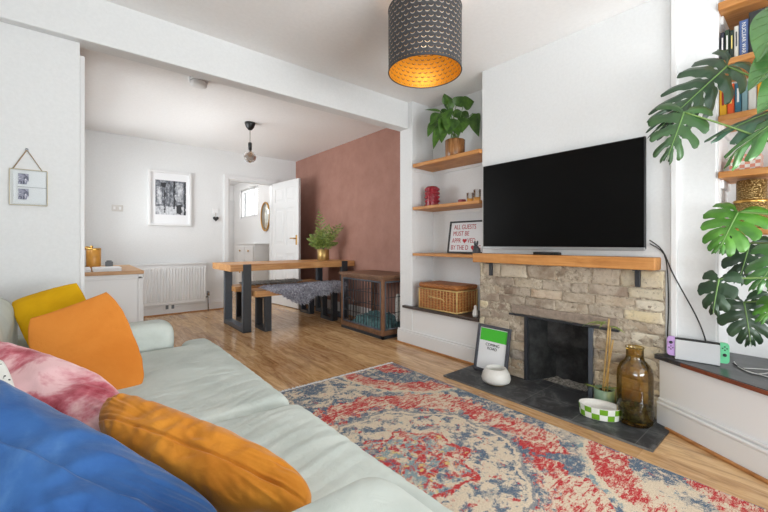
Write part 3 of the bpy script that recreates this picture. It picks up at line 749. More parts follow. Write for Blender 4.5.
for v in b.bm.verts:
    v.co.x = min(v.co.x, 2.822); v.co.y = min(v.co.y, 2.592)
b.build('leaves', 'pothos', t); sb.build('stems', 'stem_green', t)

# red bobbled vase
pc = Vector((2.67, 2.465, 1.3545))
b = B(); b.lathe([(0, 0), (0.058, 0), (0.060, 0.01), (0.060, 0.19), (0.052, 0.2), (0.05, 0.19), (0.05, 0.02), (0, 0.02)], n=28, mat=Matrix.Translation(pc))
for k in range(9):
    for j in range(5):
        a = 2*PI*k/9; c_ = pc + Vector((0.060*math.cos(a), 0.060*math.sin(a), 0.022 + 0.038*j))
        b.lathe([(0, -0.016), (0.012, -0.011), (0.016, 0), (0.012, 0.011), (0, 0.016)], n=10, mat=Matrix.Translation(c_))
tag(b.build('vase', 'red_glass'), 'red bobbled cylinder vase on the middle alcove shelf', 'vase')
# little dish and tumblers
b = B(); pc = Vector((2.67, 2.10, 1.3545)); b.lathe([(0, 0), (0.034, 0), (0.038, 0.012), (0.036, 0.04), (0.031, 0.042), (0.03, 0.01), (0, 0.01)], n=20, mat=Matrix.Translation(pc))
plain('berry', (150, 70, 76), 0.4, var=0.15)
tag(b.build('candle_holder', 'berry'), 'small dusky pink tealight holder on the middle alcove shelf', 'candle holder')
def tumbler(pc, label, h):
    t = thing('tumbler', label, 'glass', pc, 'gold-based tumblers on the alcove shelf')
    b = B(); b.lathe([(0.0, 0.004), (0.028, 0.004), (0.032, h), (0.0295, h), (0.026, 0.012), (0, 0.012)], n=24, mat=Matrix.Translation(pc)); b.build('glass', 'clear_glass', t)
    b = B(); b.lathe([(0, 0), (0.0285, 0), (0.0295, 0.035), (0.0288, 0.035), (0, 0.003)], n=24, mat=Matrix.Translation(pc)); b.build('base', 'amber_wax', t)
tumbler(Vector((2.63, 1.98, 1.3545)), 'clear gold-based tumbler beside the pink tealight holder', 0.085)
tumbler(Vector((2.60, 1.885, 1.3545)), 'taller clear gold-based tumbler at the chimney end of its shelf', 0.10)

# lettered sign
t = thing('framed_sign', 'black framed white sign with red hand lettering leaning in the alcove', 'sign', (2.75, 2.03, 0.907))
tilt = 0.045
r_ = Vector((0.03, -1, 0)).normalized(); up = Vector((0.17, 0, 1)).normalized()
fm = frame_mat((2.735, 2.325, 0.909), r_, up)   # lower corner nearest the wall end; x to the chimney
Wd, Hd = 0.40, 0.305
b = B(); fw_ = 0.014
for x0, x1, y0, y1 in ((fw_, Wd-fw_, 0, fw_), (fw_, Wd-fw_, Hd-fw_, Hd), (0, fw_, 0, Hd), (Wd-fw_, Wd, 0, Hd)): b.box(x0, x1, y0, y1, -0.012, 0.012, 0.002, mat=fm)
b.build('frame', 'frame_black', t)
b = B(); b.box(fw_-0.002, Wd-fw_+0.002, fw_-0.002, Hd-fw_+0.002, -0.006, 0.0, 0, mat=fm); b.build('card', 'paper', t)
def heart(bq, c, s, fm):
    pts = []
    for k in range(24):
        a = 2*PI*k/24; pts.append((c[0] + s*16*math.sin(a)**3/16, c[1] + s*(13*math.cos(a)-5*math.cos(2*a)-2*math.cos(3*a)-math.cos(4*a))/16))
    bq.prism(pts[::-1], 0.0005, 0.002, 0, mat=fm)
def word(bq, s, x, y, size, sx, fm): bq.mesh(text_mesh(s, size, 0.0007, 'LEFT', sx), fm @ Matrix.Translation((x, y, 0.0012)))
for ws in ([('ALL GUESTS', 0.05, 0.247, 0.74)], [('MUST BE', 0.045, 0.185, 0.76)], [('APPR', 0.04, 0.118, 0.72)], [('VED', 0.215, 0.118, 0.76)], [('BY THE D', 0.035, 0.052, 0.74)], [('G', 0.335, 0.052, 0.7)]):
    b = B()
    for w_, x_, y_, k_ in ws: word(b, w_, x_, y_, 0.062, k_, fm)
    b.build('lettering', 'red_ink', t)
for hx_, hy_, hs_ in ((0.185, 0.118, 0.024), (0.295, 0.05, 0.034)): hb = B(); heart(hb, (hx_, hy_), hs_, fm); hb.build('heart', 'heart_red', t)
# rabbit
pc = Vector((2.455, 1.83, 0.0)); pc = Vector((2.56, 1.862, 0.9075))
b = B(); b.lathe([(0, 0), (0.026, 0.0), (0.033, 0.014), (0.034, 0.03), (0.029, 0.046), (0.02, 0.06), (0, 0.068)], n=18, mat=Matrix.Translation(pc))
b.lathe([(0, 0.045), (0.016, 0.05), (0.021, 0.062), (0.016, 0.075), (0, 0.08)], n=14, mat=Matrix.Translation(pc + Vector((-0.012, 0, 0))))
for s in (-1, 1): b.tube([pc + Vector((-0.01, s*0.008, 0.074)), pc + Vector((-0.008, s*0.012, 0.095)), pc + Vector((-0.004, s*0.014, 0.115))], lambda q: 0.003 + 0.006*math.sin(PI*min(1, q*0.9+0.1)), 8)
b.lathe([(0, -0.01), (0.01, 0), (0, 0.01)], n=10, mat=Matrix.Translation(pc + Vector((0.0, -0.03, 0.018))))
tag(b.build('rabbit_figurine', 'rabbit_grey'), 'small dark grey rabbit figurine with upright ears beside the lettered sign', 'figurine')
# wicker basket
t = thing('wicker_basket', 'lidded honey-coloured wicker hamper on the dark alcove ledge', 'basket', (2.66, 2.33, 0.387))
by0, by1, bx0, bx1 = 2.03, 2.48, 2.510, 2.80
b = B(); b.box(bx0-0.008, bx1, by0-0.008, by1+0.004, 0.588, 0.630, 0.014, seg=3); p = b.build('lid', 'wicker', t)
b = B(); b.box(bx0, bx1, by0, by1, 0.388, 0.586, 0.012, seg=3)
for yy in (by0, by1):
    for xx in (bx0, bx1-0.006): b.tube([(xx, yy, 0.392), (xx, yy, 0.58)], 0.008, 8, 1, smooth=0)
for zz in (0.396, 0.580): b.tube([(bx0-0.003, by0-0.003, zz), (bx0-0.003, by1+0.003, zz)], 0.006, 8, 1, smooth=0); b.tube([(bx0-0.003, by0-0.003, zz), (bx1, by0-0.003, zz)], 0.006, 8, 1, smooth=0)
for k in range(1, 12): b.tube([(bx0-0.0005, by0+(by1-by0)*k/12, 0.395), (bx0-0.0005, by0+(by1-by0)*k/12, 0.584)], 0.003, 6, 1, smooth=0)
for k in range(1, 7): b.tube([(bx0+(bx1-bx0)*k/7, by0-0.0005, 0.395), (bx0+(bx1-bx0)*k/7, by0-0.0005, 0.584)], 0.003, 6, 1, smooth=0)
b.build('body', ['wicker', 'cane'], t)
b = B(); b.tube([(bx0, 2.17, 0.48), (bx0-0.028, 2.18, 0.505), (bx0-0.034, 2.25, 0.51), (bx0-0.028, 2.33, 0.518), (bx0, 2.34, 0.50)], 0.006, 8); b.build('handle', 'cane', t)
# small white figure beside basket
b = B(); pc = Vector((2.56, 1.875, 0.387)); b.lathe([(0, 0), (0.02, 0), (0.024, 0.02), (0.02, 0.05), (0.012, 0.068), (0.014, 0.082), (0.008, 0.095), (0, 0.098)], n=18, mat=Matrix.Translation(pc))
tag(b.build('white_ornament', 'ceramic_white'), 'small white ceramic ornament beside the wicker hamper, against the brickwork', 'ornament')

# ---------------------------------------------------------------- hearth things
# poster frame leaning
t = thing('poster_frame', 'dark grey framed green and white poster leaning on the brickwork', 'picture', (2.46, 1.63, 0.012))
fm = frame_mat((2.405, 1.775, 0.0145), (0.0, -1, 0), (0.07, 0, 0.36))
Wd, Hd = 0.285, 0.355; fw_ = 0.022; b = B()
for x0, x1, y0, y1 in ((fw_, Wd-fw_, 0, fw_), (fw_, Wd-fw_, Hd-fw_, Hd), (0, fw_, 0, Hd), (Wd-fw_, Wd, 0, Hd)): b.box(x0, x1, y0, y1, -0.011, 0.011, 0.003, mat=fm)
b.build('frame', 'frame_grey', t)
b = B(); b.box(fw_-.002, Wd-fw_+.002, fw_-.002, Hd-fw_+.002, -0.006, 0.0, 0, mat=fm); b.build('print', 'paper', t)
b = B(); b.box(fw_+.006, Wd-fw_-.004, 0.235, Hd-fw_-.006, 0.0002, 0.0012, 0, mat=fm); p = b.build('green_panel', 'poster_green', t); p['label'] = 'bright green upper block'
for w_, x_, y_ in (('COMING', 0.082, 0.208), ('ROAD', 0.100, 0.180)): b = B(); word(b, w_, x_, y_, 0.030, 1.0, fm); b.build('lettering', 'ink', t)
# white bowl
pc = Vector((2.29, 1.50, 0.0125))
t = thing('bowl', 'speckled white round bowl on the slate hearth, before the poster', 'bowl', pc)
b = B(); b.lathe([(0, 0.004), (0.076, 0.004), (0.095, 0.014), (0.101, 0.034), (0.092, 0.07), (0.070, 0.104), (0.064, 0.104), (0.076, 0.07), (0.088, 0.04), (0.07, 0.016), (0, 0.012)], n=36, mat=Matrix.Translation(pc)); b.build('bowl_body', 'ceramic_white', t)
b = B(); b.lathe([(0, 0), (0.072, 0), (0.076, 0.006), (0.07, 0.006)], n=36, mat=Matrix.Translation(pc)); p = b.build('foot_ring', 'cane', t); p['label'] = 'bare tan foot'
# checkered dish
pc = Vector((2.295, 0.826, 0.0125))
t = thing('checkered_dish', 'oval dish with green and white checks on the slate hearth', 'dish', pc)
dmx = Matrix.Translation(pc) @ Matrix.Rotation(math.radians(-70), 4, 'Z')
b = B(); b.lathe([(0.100, 0.004), (0.106, 0.066)], n=48, mat=dmx, sx=1.0, sy=0.68); b.build('side', 'green_checks', t)
b = B(); b.lathe([(0, 0), (0.095, 0), (0.100, 0.0042)], n=48, mat=dmx, sx=1.0, sy=0.68); b.lathe([(0.106, 0.066), (0.104, 0.069), (0.100, 0.066), (0.094, 0.012), (0, 0.01)], n=48, mat=dmx, sx=1.0, sy=0.68); b.build('basin', 'ceramic_white', t)
# bamboo pot
pc = Vector((2.430, 0.848, 0.0125))
t = thing('potted_plant', 'sage green pot with tall bare canes beside the amber bottle', 'plant', pc)
b = B(); b.lathe([(0, 0), (0.046, 0), (0.050, 0.01), (0.056, 0.118), (0.053, 0.12), (0.049, 0.1), (0, 0.098)], n=28, mat=Matrix.Translation(pc)); b.build('pot', 'sage', t)
b = B(); b.lathe([(0, 0.099), (0.049, 0.101)], n=20, mat=Matrix.Translation(pc)); b.build('soil', 'soil', t)
for dx, dy, tx, ty, h in ((0.0, 0.01, 0.0, -0.035, 0.45), (0.015, -0.01, -0.01, -0.02, 0.40), (-0.01, 0.0, 0.0, -0.05, 0.33)):
    b = B(); b.tube([pc + Vector((dx, dy, 0.09)), pc + Vector((dx+tx/2, dy+ty/2, 0.09+h*.5)), pc + Vector((dx+tx, dy+ty, 0.09+h))], 0.0048, 8); b.build('cane', 'cane', t)
b = B()
for (a, h0, ln) in ((2.6, 0.10, 0.12), (3.6, 0.12, 0.10), (1.9, 0.09, 0.10), (4.6, 0.11, 0.11), (2.2, 0.52, 0.14), (3.1, 0.53, 0.12), (5.0, 0.5, 0.10), (1.2, 0.51, 0.10)):
    base = pc + Vector((0, -0.02*(h0 > 0.3), h0)); tip = base + Vector((-abs(math.cos(a))*ln, math.sin(a)*ln, ln*0.5 if h0 < 0.3 else -0.01))
    leaf_grid(b, base, tip, (-0.3, 0, 1), 0.018, 0.2, 0.5, shape='lance')
b.build('leaves', 'palm_green', t)
# amber bottle
pc = Vector((2.362, 0.672, 0.0125))
t = thing('demijohn', 'tall amber glass bottle with wide neck on the hearth corner', 'bottle', pc)
prof = [(0, 0.003), (0.080, 0.003), (0.090, 0.014), (0.093, 0.05), (0.093, 0.27), (0.090, 0.30), (0.075, 0.335), (0.050, 0.362), (0.045, 0.38), (0.045, 0.425), (0.049, 0.432)]
inn = [(0.043, 0.43), (0.040, 0.38), (0.046, 0.36), (0.071, 0.332), (0.086, 0.298), (0.089, 0.26), (0.089, 0.05), (0.084, 0.02), (0, 0.014)]
prof = [(r__*0.92, z__*0.965) for r__, z__ in prof]
b = B(); b.lathe(prof + [(0.043, 0.42), (0.040, 0.414)], n=40, mat=Matrix.Translation(pc)); b.build('bottle_body', 'amber_glass', t)
g = G('moss', (40, 48, 30), 0.9); g.color(g.ramp(g.noise(g.pos(), 60, 4), [(0.35, (24, 26, 20)), (0.65, (84, 92, 50))])); M['moss'] = g.mat
def mossfn(u, v):
    a = 2*PI*u; r = 0.078*v
    return pc + Vector((r*math.cos(a), r*math.sin(a), 0.085 + 0.028*noise.noise(Vector((math.cos(a)*v*3, math.sin(a)*v*3, 1))) ))
b = B(); b.grid(mossfn, 24, 6); b.lathe([(0.078, 0.09), (0.078, 0.03), (0.0, 0.018)], n=24, mat=Matrix.Translation(pc)); p = b.build('moss_filling', 'moss', t); p['label'] = 'dark mossy filling'

# ---------------------------------------------------------------- right alcove cupboard
t = thing('corner_cupboard', 'low white boxed cupboard with glossy black top beside the fireplace', 'cupboard', (2.5, 0.0, 0))
P0, P1 = Vector((2.478, 0.588)), Vector((2.238, 0.154)); dv = (P1-P0); P2 = P1 + dv*1.9
b = B(); b.prism([(2.534, 0.588), tuple(P0), tuple(P2), (2.829, P2.y), (2.829, 0.352), (2.534, 0.352)], 0.0, 0.362, 0.002); b.build('front_panel', 'white_panel', t)
nrm2 = Vector((dv.y, -dv.x)).normalized()
if nrm2.x > 0: nrm2 = -nrm2
off = nrm2*0.018
b = B(); b.prism([(2.533, 0.60), tuple(P0 + off + Vector((0.0, 0.012))), tuple(P2 + off), (2.829, P2.y), (2.829, 0.357), (2.533, 0.357)], 0.3625, 0.387, 0.004); p = b.build('top', 'black_top', t); p['label'] = 'glossy black wooden top'
b = B(); q0 = P0 + off*1.02 + dv*0.28; q1 = P2 + off*1.02
b.prism([tuple(q0), tuple(q1), tuple(q1 + nrm2*0.006), tuple(q0 + nrm2*0.006)], 0.3645, 0.384, 0.002); p = b.build('edge_strip', 'red_edge', t); p['label'] = 'reddish brown edge where the black has worn'
def strip(o0, o1, z0, z1, bev, mats, nm):
    b = B(); b.prism([tuple(P0 + nrm2*o0), tuple(P2 + nrm2*o0), tuple(P2 + nrm2*o1), tuple(P0 + nrm2*o1)], z0, z1, bev); b.build(nm, mats, t)
strip(0.0, 0.02, 0.0, 0.115, 0.004, 'gloss_white', 'skirting')
strip(0.0, 0.026, 0.115, 0.135, 0.008, 'gloss_white', 'moulding')
strip(0.0, 0.014, 0.136, 0.152, 0.005, 'gloss_white', 'moulding')
b = B(); b.prism([tuple(P0 + nrm2*0.02 + dv*0.12), tuple(P2 + nrm2*0.02), tuple(P2 + nrm2*0.036), tuple(P0 + nrm2*0.036 + dv*0.12)], 0.0, 0.017, 0.005); b.build('floor_bead', 'bead_wood', t)

# games console in its dock, facing the room
cdir = Vector((0.165, -0.986, 0)).normalized(); cn = Vector((0, 0, 1))
fm = frame_mat((2.437, 0.545, 0.388), cdir, cn)     # x along, y up, z to the room
t = thing('games_console', 'white docked games console with lilac and mint controllers on the cupboard', 'games console', (2.46, 0.43, 0.388))
b = B(); b.box(0.034, 0.212, 0.0, 0.104, -0.002, 0.008, 0.005, mat=fm, seg=3); b.box(0.036, 0.21, 0.0, 0.10, -0.05, -0.018, 0.004, mat=fm); b.box(0.036, 0.21, 0.0, 0.012, -0.03, 0.0, 0.003, mat=fm); b.build('dock', 'dock_white', t)
b = B(); b.box(0.034, 0.212, 0.014, 0.113, -0.016, -0.003, 0.003, mat=fm); b.build('tablet', 'black_plastic', t)
for x0, x1, mt, ang_ in ((0.0, 0.034, 'lilac', 0), (0.212, 0.246, 'mint', 1)):
    poly = []
    hh, ww = 0.102, 0.034; rc = 0.016
    for k in range(13):
        a = -PI/2 + PI/2*k/12*1.0
        poly.append((ww-rc + rc*math.cos(a), rc + rc*math.sin(a)))
    for k in range(13):
        a = PI/2*k/12; poly.append((ww-rc + rc*math.cos(a), hh-rc + rc*math.sin(a)))
    poly += [(0, hh), (0, 0)]
    if not ang_: poly = [(ww-px_, py_) for px_, py_ in poly][::-1]
    jm = fm @ Matrix.Translation((x0, 0.014, -0.016))
    b = B(); b.prism(poly, 0, 0.016, 0.002, mat=jm); jc = b.build('controller', mt, t); jc['label'] = ('lilac' if not ang_ else 'mint green') + ' detachable controller'
    b = B(); sy_ = 0.07 if not ang_ else 0.042; by_ = 0.042 if not ang_ else 0.075
    b.lathe([(0, 0.016), (0.008, 0.016), (0.0065, 0.024), (0, 0.025)], n=18, mat=jm @ Matrix.Translation((ww/2, sy_, 0)))
    for dx, dy in ((0.008, 0), (-0.008, 0), (0, 0.008), (0, -0.008)):
        b.lathe([(0, 0.016), (0.0032, 0.016), (0.0028, 0.019), (0, 0.0195)], n=10, mat=jm @ Matrix.Translation((ww/2+dx, by_+dy, 0)))
    b.build('buttons', 'ink', jc)
# cords and plug on the cupboard
zz = 0.3915
tag(B().tube([(2.60, 0.30, zz), (2.50, 0.27, zz), (2.42, 0.20, zz+.004), (2.40, 0.12, zz+.05), (2.44, 0.08, zz+.06), (2.52, 0.10, zz+.02), (2.56, 0.18, zz), (2.48, 0.26, zz), (2.42, 0.16, zz)], 0.0022, 8).build('charging_cable', 'white_cord'), 'white cable looped on the cupboard next to the mint controller', 'cable')
tag(B().tube([(2.56, 0.30, zz), (2.47, 0.24, zz), (2.42, 0.12, zz), (2.45, 0.04, zz), (2.36, -0.02, zz), (2.30, -0.10, zz)], 0.0028, 8).build('power_cable', 'black_cord'), 'black cable trailing along the cupboard top past the white loop', 'cable')
t = thing('power_adapter', 'square black power adapter standing on the cupboard behind the cables', 'plug', (2.56, 0.13, 0.388))
b = B(); b.box(2.53, 2.585, 0.10, 0.155, 0.388, 0.452, 0.006); b.build('body', 'black_plastic', t)
b = B(); b.tube([(2.53, 0.127, 0.40), (2.48, 0.10, zz+.003), (2.44, 0.0, zz), (2.40, -0.05, zz)], 0.004, 8); b.build('cord', 'black_cord', t)

# ---------------------------------------------------------------- right alcove shelves + contents
def rshelf(z0, z1, label, x0=2.525, y1=0.352):
    t = thing('wall_shelf', label, 'shelf', (2.68, -0.1, z0))
    b = B(); b.box(x0, 2.829, -0.62, y1, z0, z1, 0.004); b.build('board', 'oak_y', t)
    b = B(); b.box(2.60, 2.829, 0.34, 0.3585, z0-0.045, z0-0.001, 0.003); b.build('bracket', 'gloss_white', t)
RZ = [(2.195, 2.235, 'thick oak shelf board at the top, above the tall dark books'),
      (1.905, 1.935, 'oak shelf board holding the tall dark books'),
      (1.625, 1.655, 'oak shelf board holding the short orange and yellow books'),
      (1.335, 1.367, 'oak shelf board holding the pink checkered box'),
      (1.045, 1.075, 'oak shelf board holding the hammered brass lantern')]
for z0, z1, lb in RZ: rshelf(z0, z1, lb)
b = B(); b.box(2.545, 2.83, 0.352, 0.3605, 0.39, 2.4, 0); struct('trim_4', b, 'gloss_white')
def book(y1, thick, h, depth, z0, col, label, group, title=None, tcol='paper', xo=2.55):
    nm = 'book_%d_%d_%d' % col
    if nm not in M: plain(nm, col, 0.55)
    y0 = y1 - thick
    t = thing('book', label, 'book', (xo + depth/2, (y0+y1)/2, z0), group)
    b = B(); b.box(xo, xo+0.004, y0, y1, z0, z0+h, 0.001); b.box(xo, xo+depth, y0, y0+0.002, z0, z0+h, 0); b.box(xo, xo+depth, y1-0.002, y1, z0, z0+h, 0); b.build('cover', nm, t)
    b = B(); b.box(xo+0.004, xo+depth-0.004, y0+0.002, y1-0.002, z0+0.003, z0+h-0.004, 0); b.build('pages', 'paper', t)
    if title == '-':
        b = B(); b.box(xo-0.0006, xo-0.0001, y0+thick*0.34, y0+thick*0.66, z0+h*0.36, z0+h*0.82, 0); b.build('spine_band', tcol, t)
    elif title:
        me = text_mesh(title, thick*0.62, 0.0004, 'CENTER', 1.0)
        wd = max(v.co.x for v in me.vertices) - min(v.co.x for v in me.vertices)
        k = min(1.6, h*0.86/max(wd, 1e-4)); me.transform(Matrix.Diagonal((k, 1, 1, 1)))
        b = B(); b.mesh(me, frame_mat((xo-0.0006, (y0+y1)/2, z0+h/2), (0, 0, -1), (0, -1, 0)))
        b.build('spine_title', tcol, t)
plain('title_yellow', (226, 206, 120), 0.6); plain('title_white', (232, 230, 226), 0.6); plain('title_red', (160, 40, 40), 0.6)
gA, gB = 'tall books on the upper book shelf', 'short books on the lower book shelf'
y = 0.346
for th, h, dp, col, lb, ti, tc in (
  (0.015, 0.150, 0.12, (38, 40, 56), 'slim navy book at the very end of the tall book row', '-', 'title_white'),
  (0.017, 0.156, 0.12, (44, 62, 44), 'dark green book with a pale band down its spine', '-', 'title_white'),
  (0.014, 0.146, 0.12, (30, 46, 40), 'blackish green book between a green book and a white book', '-', 'title_yellow'),
  (0.016, 0.160, 0.12, (206, 202, 194), 'white-spined book among the tall dark books', '-', 'ink'),
  (0.033, 0.178, 0.13, (70, 92, 140), 'thick blue book with large white spine lettering', 'NUCLEAR WAR', 'title_white'),
  (0.055, 0.205, 0.14, (40, 42, 44), 'thick black book next to the blue lettered one', None, None),
  (0.030, 0.205, 0.14, (52, 52, 56), 'charcoal book past the thick black one', None, None),
  (0.050, 0.2, 0.14, (36, 38, 44), 'black book with small orange mark on the shelf, half behind monstera leaves', None, None)):
    book(y, th, h, dp, 1.9355, col, lb, gA, ti, tc); y -= th + 0.002
y = 0.350
for th, h, dp, col, lb, ti, tc in (
  (0.028, 0.150, 0.11, (226, 166, 30), 'yellow paperback with a red band on its spine', '-', 'title_red'),
  (0.026, 0.155, 0.11, (222, 88, 34), 'orange paperback beside the yellow one', '-', 'title_yellow'),
  (0.024, 0.152, 0.11, (54, 106, 128), 'teal blue paperback beside the orange one', '-', 'title_white'),
  (0.021, 0.150, 0.11, (126, 158, 164), 'pale blue-grey paperback between teal and cream ones', None, None),
  (0.029, 0.152, 0.11, (208, 206, 200), 'cream paperback on the lower book shelf', None, None),
  (0.018, 0.148, 0.11, (226, 158, 34), 'amber yellow paperback past the cream one', None, None),
  (0.03, 0.155, 0.11, (150, 60, 50), 'brick red paperback past the amber one', None, None)):
    book(y, th, h, dp, 1.6555, col, lb, gB, ti, tc); y -= th + 0.002
b = B(); b.lathe([(0.080, 0.0), (0.084, 0.085)], n=4, mat=Matrix.Translation((2.66, 0.262, 1.3675)) @ Matrix.Rotation(PI/4, 4, 'Z')); b.lathe([(0.084, 0.085), (0.0, 0.083)], n=4, mat=Matrix.Translation((2.66, 0.262, 1.3675)) @ Matrix.Rotation(PI/4, 4, 'Z'))
b.lathe([(0, 0.0005), (0.080, 0.0)], n=4, mat=Matrix.Translation((2.66, 0.262, 1.3675)) @ Matrix.Rotation(PI/4, 4, 'Z'))
for f in b.bm.faces: f.smooth = False
tag(b.build('storage_box', 'pink_checks'), 'small pink and white checkered box on the shelf behind the monstera', 'box')
pc = Vector((2.65, 0.240, 1.0755))
t = thing('lantern', 'hammered brass cylinder lantern on the shelf behind the monstera', 'lantern', pc)
b = B(); b.lathe([(0, 0), (0.064, 0), (0.068, 0.008), (0.068, 0.140), (0.062, 0.145)], n=36, mat=Matrix.Translation(pc)); b.build('body', 'hammered_brass', t)
b = B(); b.lathe([(0.062, 0.145), (0.058, 0.15), (0.058, 0.245), (0.054, 0.248), (0.05, 0.24), (0.0, 0.235)], n=36, mat=Matrix.Translation(pc)); b.build('upper_cylinder', 'hammered_brass', t)
b = B(); b.lathe([(0.0685, 0.132), (0.071, 0.138), (0.0685, 0.146), (0.061, 0.146)], n=36, mat=Matrix.Translation(pc)); b.build('rim', 'brass', t)

# ---------------------------------------------------------------- rug
RX0, RX1, RY0, RY1 = 0.40, 2.0, 0.08, 2.32
t = thing('rug', 'faded red, blue and cream patterned rug on the wooden floor', 'rug', (1.2, 1.2, 0))
rm = Matrix.Translation((1.2, 1.2, 0)) @ Matrix.Rotation(math.radians(-1.3), 4, 'Z') @ Matrix.Translation((-1.2, -1.2, 0))
b = B(); b.box(RX0, RX1, RY0, RY1, 0.0006, 0.009, 0.002, mat=rm); b.build('pile', 'rug_weave', t)
b = B()
for k in range(260):
    xx = RX0 + (RX1-RX0)*k/259; dx = R_.uniform(-.006, .006)
    b.tube([rm @ Vector((xx, RY1-0.002, 0.006)), rm @ Vector((xx+dx, RY1+R_.uniform(.026, .04), 0.0025))], 0.0032, 4, smooth=0)
b.box(RX0, RX1, RY1-0.008, RY1+0.012, 0.0006, 0.008, 0.002, mat=rm)
o = b.build('fringe', 'paper', t); o['label'] = 'cream fringed end'

# ---------------------------------------------------------------- sofa
t = thing('sofa', 'pale grey-green two-seat sofa heaped with colourful cushions', 'sofa', (0.05, 1.35, 0))
def soft(name, shapes, mat, parent, vox=0.016, it=6, wr=None):
    b = B()
    for (x0, x1, y0, y1, z0, z1, bv) in shapes: b.box(x0, x1, y0, y1, z0, z1, bv, seg=4)
    o = b.build(name, mat, None)
    m_ = o.modifiers.new('r', 'REMESH'); m_.mode = 'VOXEL'; m_.voxel_size = vox
    m2 = o.modifiers.new('s', 'SMOOTH'); m2.iterations = it; m2.factor = 0.5
    bake(o); smooth(o)
    o.data.materials.clear(); o.data.materials.append(M[mat])
    if wr: displace(o, wr)
    attach(o, parent); return o
def wr_seat(seed):
    def f(p):
        q = Vector((p.x*1.6, p.y*20 + 2.5*noise.noise(Vector((p.x*3, p.y*2, seed))), seed))
        q2 = Vector((p.x*2.4 + p.y*2, p.y*34 - p.x*6, seed+4))
        return 0.0085*(0.25 - min(0.3, abs(noise.noise(q)))) + 0.005*(0.25-min(0.3, abs(noise.noise(q2)))) + 0.008*noise.noise(Vector((p.x*2.5, p.y*2.5, seed)))
    return f
def wr_soft(seed, a=0.006):
    return lambda p: a*noise.noise(p*7 + Vector((seed, 0, 0))) + a*0.6*noise.noise(p*16 + Vector((0, seed, 0)))
soft('base', [(-0.40, 0.55, 0.32, 2.38, 0.06, 0.33, 0.02), (0.36, 0.565, 0.30, 2.40, 0.06, 0.33, 0.02)], 'sofa_linen', t, wr=wr_soft(1, .003))
soft('seat_cushion', [(-0.22, 0.60, 1.215, 2.215, 0.305, 0.458, 0.05), (0.44, 0.60, 1.30, 2.345, 0.305, 0.458, 0.05)], 'sofa_linen', t, 0.010, 7, wr_seat(2))
soft('seat_cushion', [(-0.22, 0.61, 0.52, 1.205, 0.305, 0.46, 0.05), (0.44, 0.61, 0.36, 1.1, 0.305, 0.46, 0.05)], 'sofa_linen', t, 0.010, 7, wr_seat(5))
soft('arm', [(-0.42, 0.41, 2.235, 2.44, 0.06, 0.578, 0.06)], 'sofa_linen', t, 0.016, 5, wr_soft(3, .004))
soft('arm', [(-0.42, 0.415, 0.28, 0.512, 0.06, 0.628, 0.055)], 'sofa_linen', t, 0.016, 5, wr_soft(6, .004))
soft('backrest', [(-0.46, -0.20, 0.30, 2.40, 0.06, 0.785, 0.11)], 'sofa_linen', t, 0.018, 6, wr_soft(4, .006))
for xx in (-0.36, 0.46):
    for yy in (0.38, 2.32):
        b = B(); b.box(xx, xx+0.05, yy, yy+0.05, 0.0095 if xx > 0.3 and yy < 2.3 else 0.0005, 0.08, 0.004); b.build('leg', 'walnut', t)

# cushions: c = corners (TL, TR, BR, BL), puffed, seam at the rim
def cushion(name, mat, cs, th, label, wrk=(7, 0.012), pinch=(0.05, 0.05, 0.05, 0.05), seed=0, n=56, rnd=0.25, pw=0.5, bend=None, crease=0.4):
    c00, c10, c11, c01 = [Vector(c) for c in cs]
    nrm = ((c10-c00).cross(c01-c00) + (c11-c10).cross(c11-c01)).normalized()
    if nrm.dot(CAM - c00) < 0: nrm = -nrm
    b = B()
    for side in (1, -1):
        def fn(u, v):
            a = math.sin((2*u-1)*PI/2)*0.5 + (2*u-1)*0.5; c_ = math.sin((2*v-1)*PI/2)*0.5 + (2*v-1)*0.5
            ra, rc = a*math.sqrt(1-rnd*c_*c_*a*a), c_*math.sqrt(1-rnd*a*a*c_*c_)
            pt, pr, pb, pl = pinch
            ku = (pr if a > 0 else pl)*(1-c_*c_)*abs(a)**2; kv = (pb if c_ > 0 else pt)*(1-a*a)*abs(c_)**2
            uu, vv = 0.5 + 0.5*ra*(1-ku), 0.5 + 0.5*rc*(1-kv)
            p = c00*(1-uu)*(1-vv) + c10*uu*(1-vv) + c11*uu*vv + c01*(1-uu)*vv
            aa, cc = abs(a), abs(c_)
            h = max(0.0, (1-aa**2.6))**pw*max(0.0, (1-cc**2.6))**pw
            rim = max(aa, cc); f_ = min(1, 5*(1-rim))
            q = p*wrk[0] + Vector((seed*3.1, side*5, seed))
            w = noise.noise(q)*0.5 + noise.noise(q*2.9)*0.18
            q2 = p*wrk[0]*1.3 + Vector((0, seed, 7)) + Vector((noise.noise(p*9), noise.noise(p*9+Vector((4, 0, 0))), 0))*0.6
            w += crease*(0.22-min(0.45, abs(noise.noise(q2))))*1.3
            g_ = noise.noise(Vector((math.atan2(c_, a)*9, rim*1.0, seed)))*rim**3*crease*1.1
            p = p + nrm*side*(th/2*h + (w*(0.3+h) + g_*0.9)*wrk[1]*f_)
            if bend: p = p + nrm*bend(a, c_)
            return p
        b.grid(fn, n, n)
    return b.build(name, mat, merge=0.0006, recalc=True)
CG = 'cushions on the sofa'
tag(cushion('cushion', 'yellow_cotton', [W(11, 302, 1.62), W(77, 282, 1.74), W(100, 336, 1.60), W(34, 356, 1.46)], 0.12, '', (8, 0.012), (0.03, 0.04, 0.04, 0.06), 1, rnd=0.05, crease=0.5),
    'mustard yellow cushion propped in the far sofa corner against the arm', 'cushion', CG)
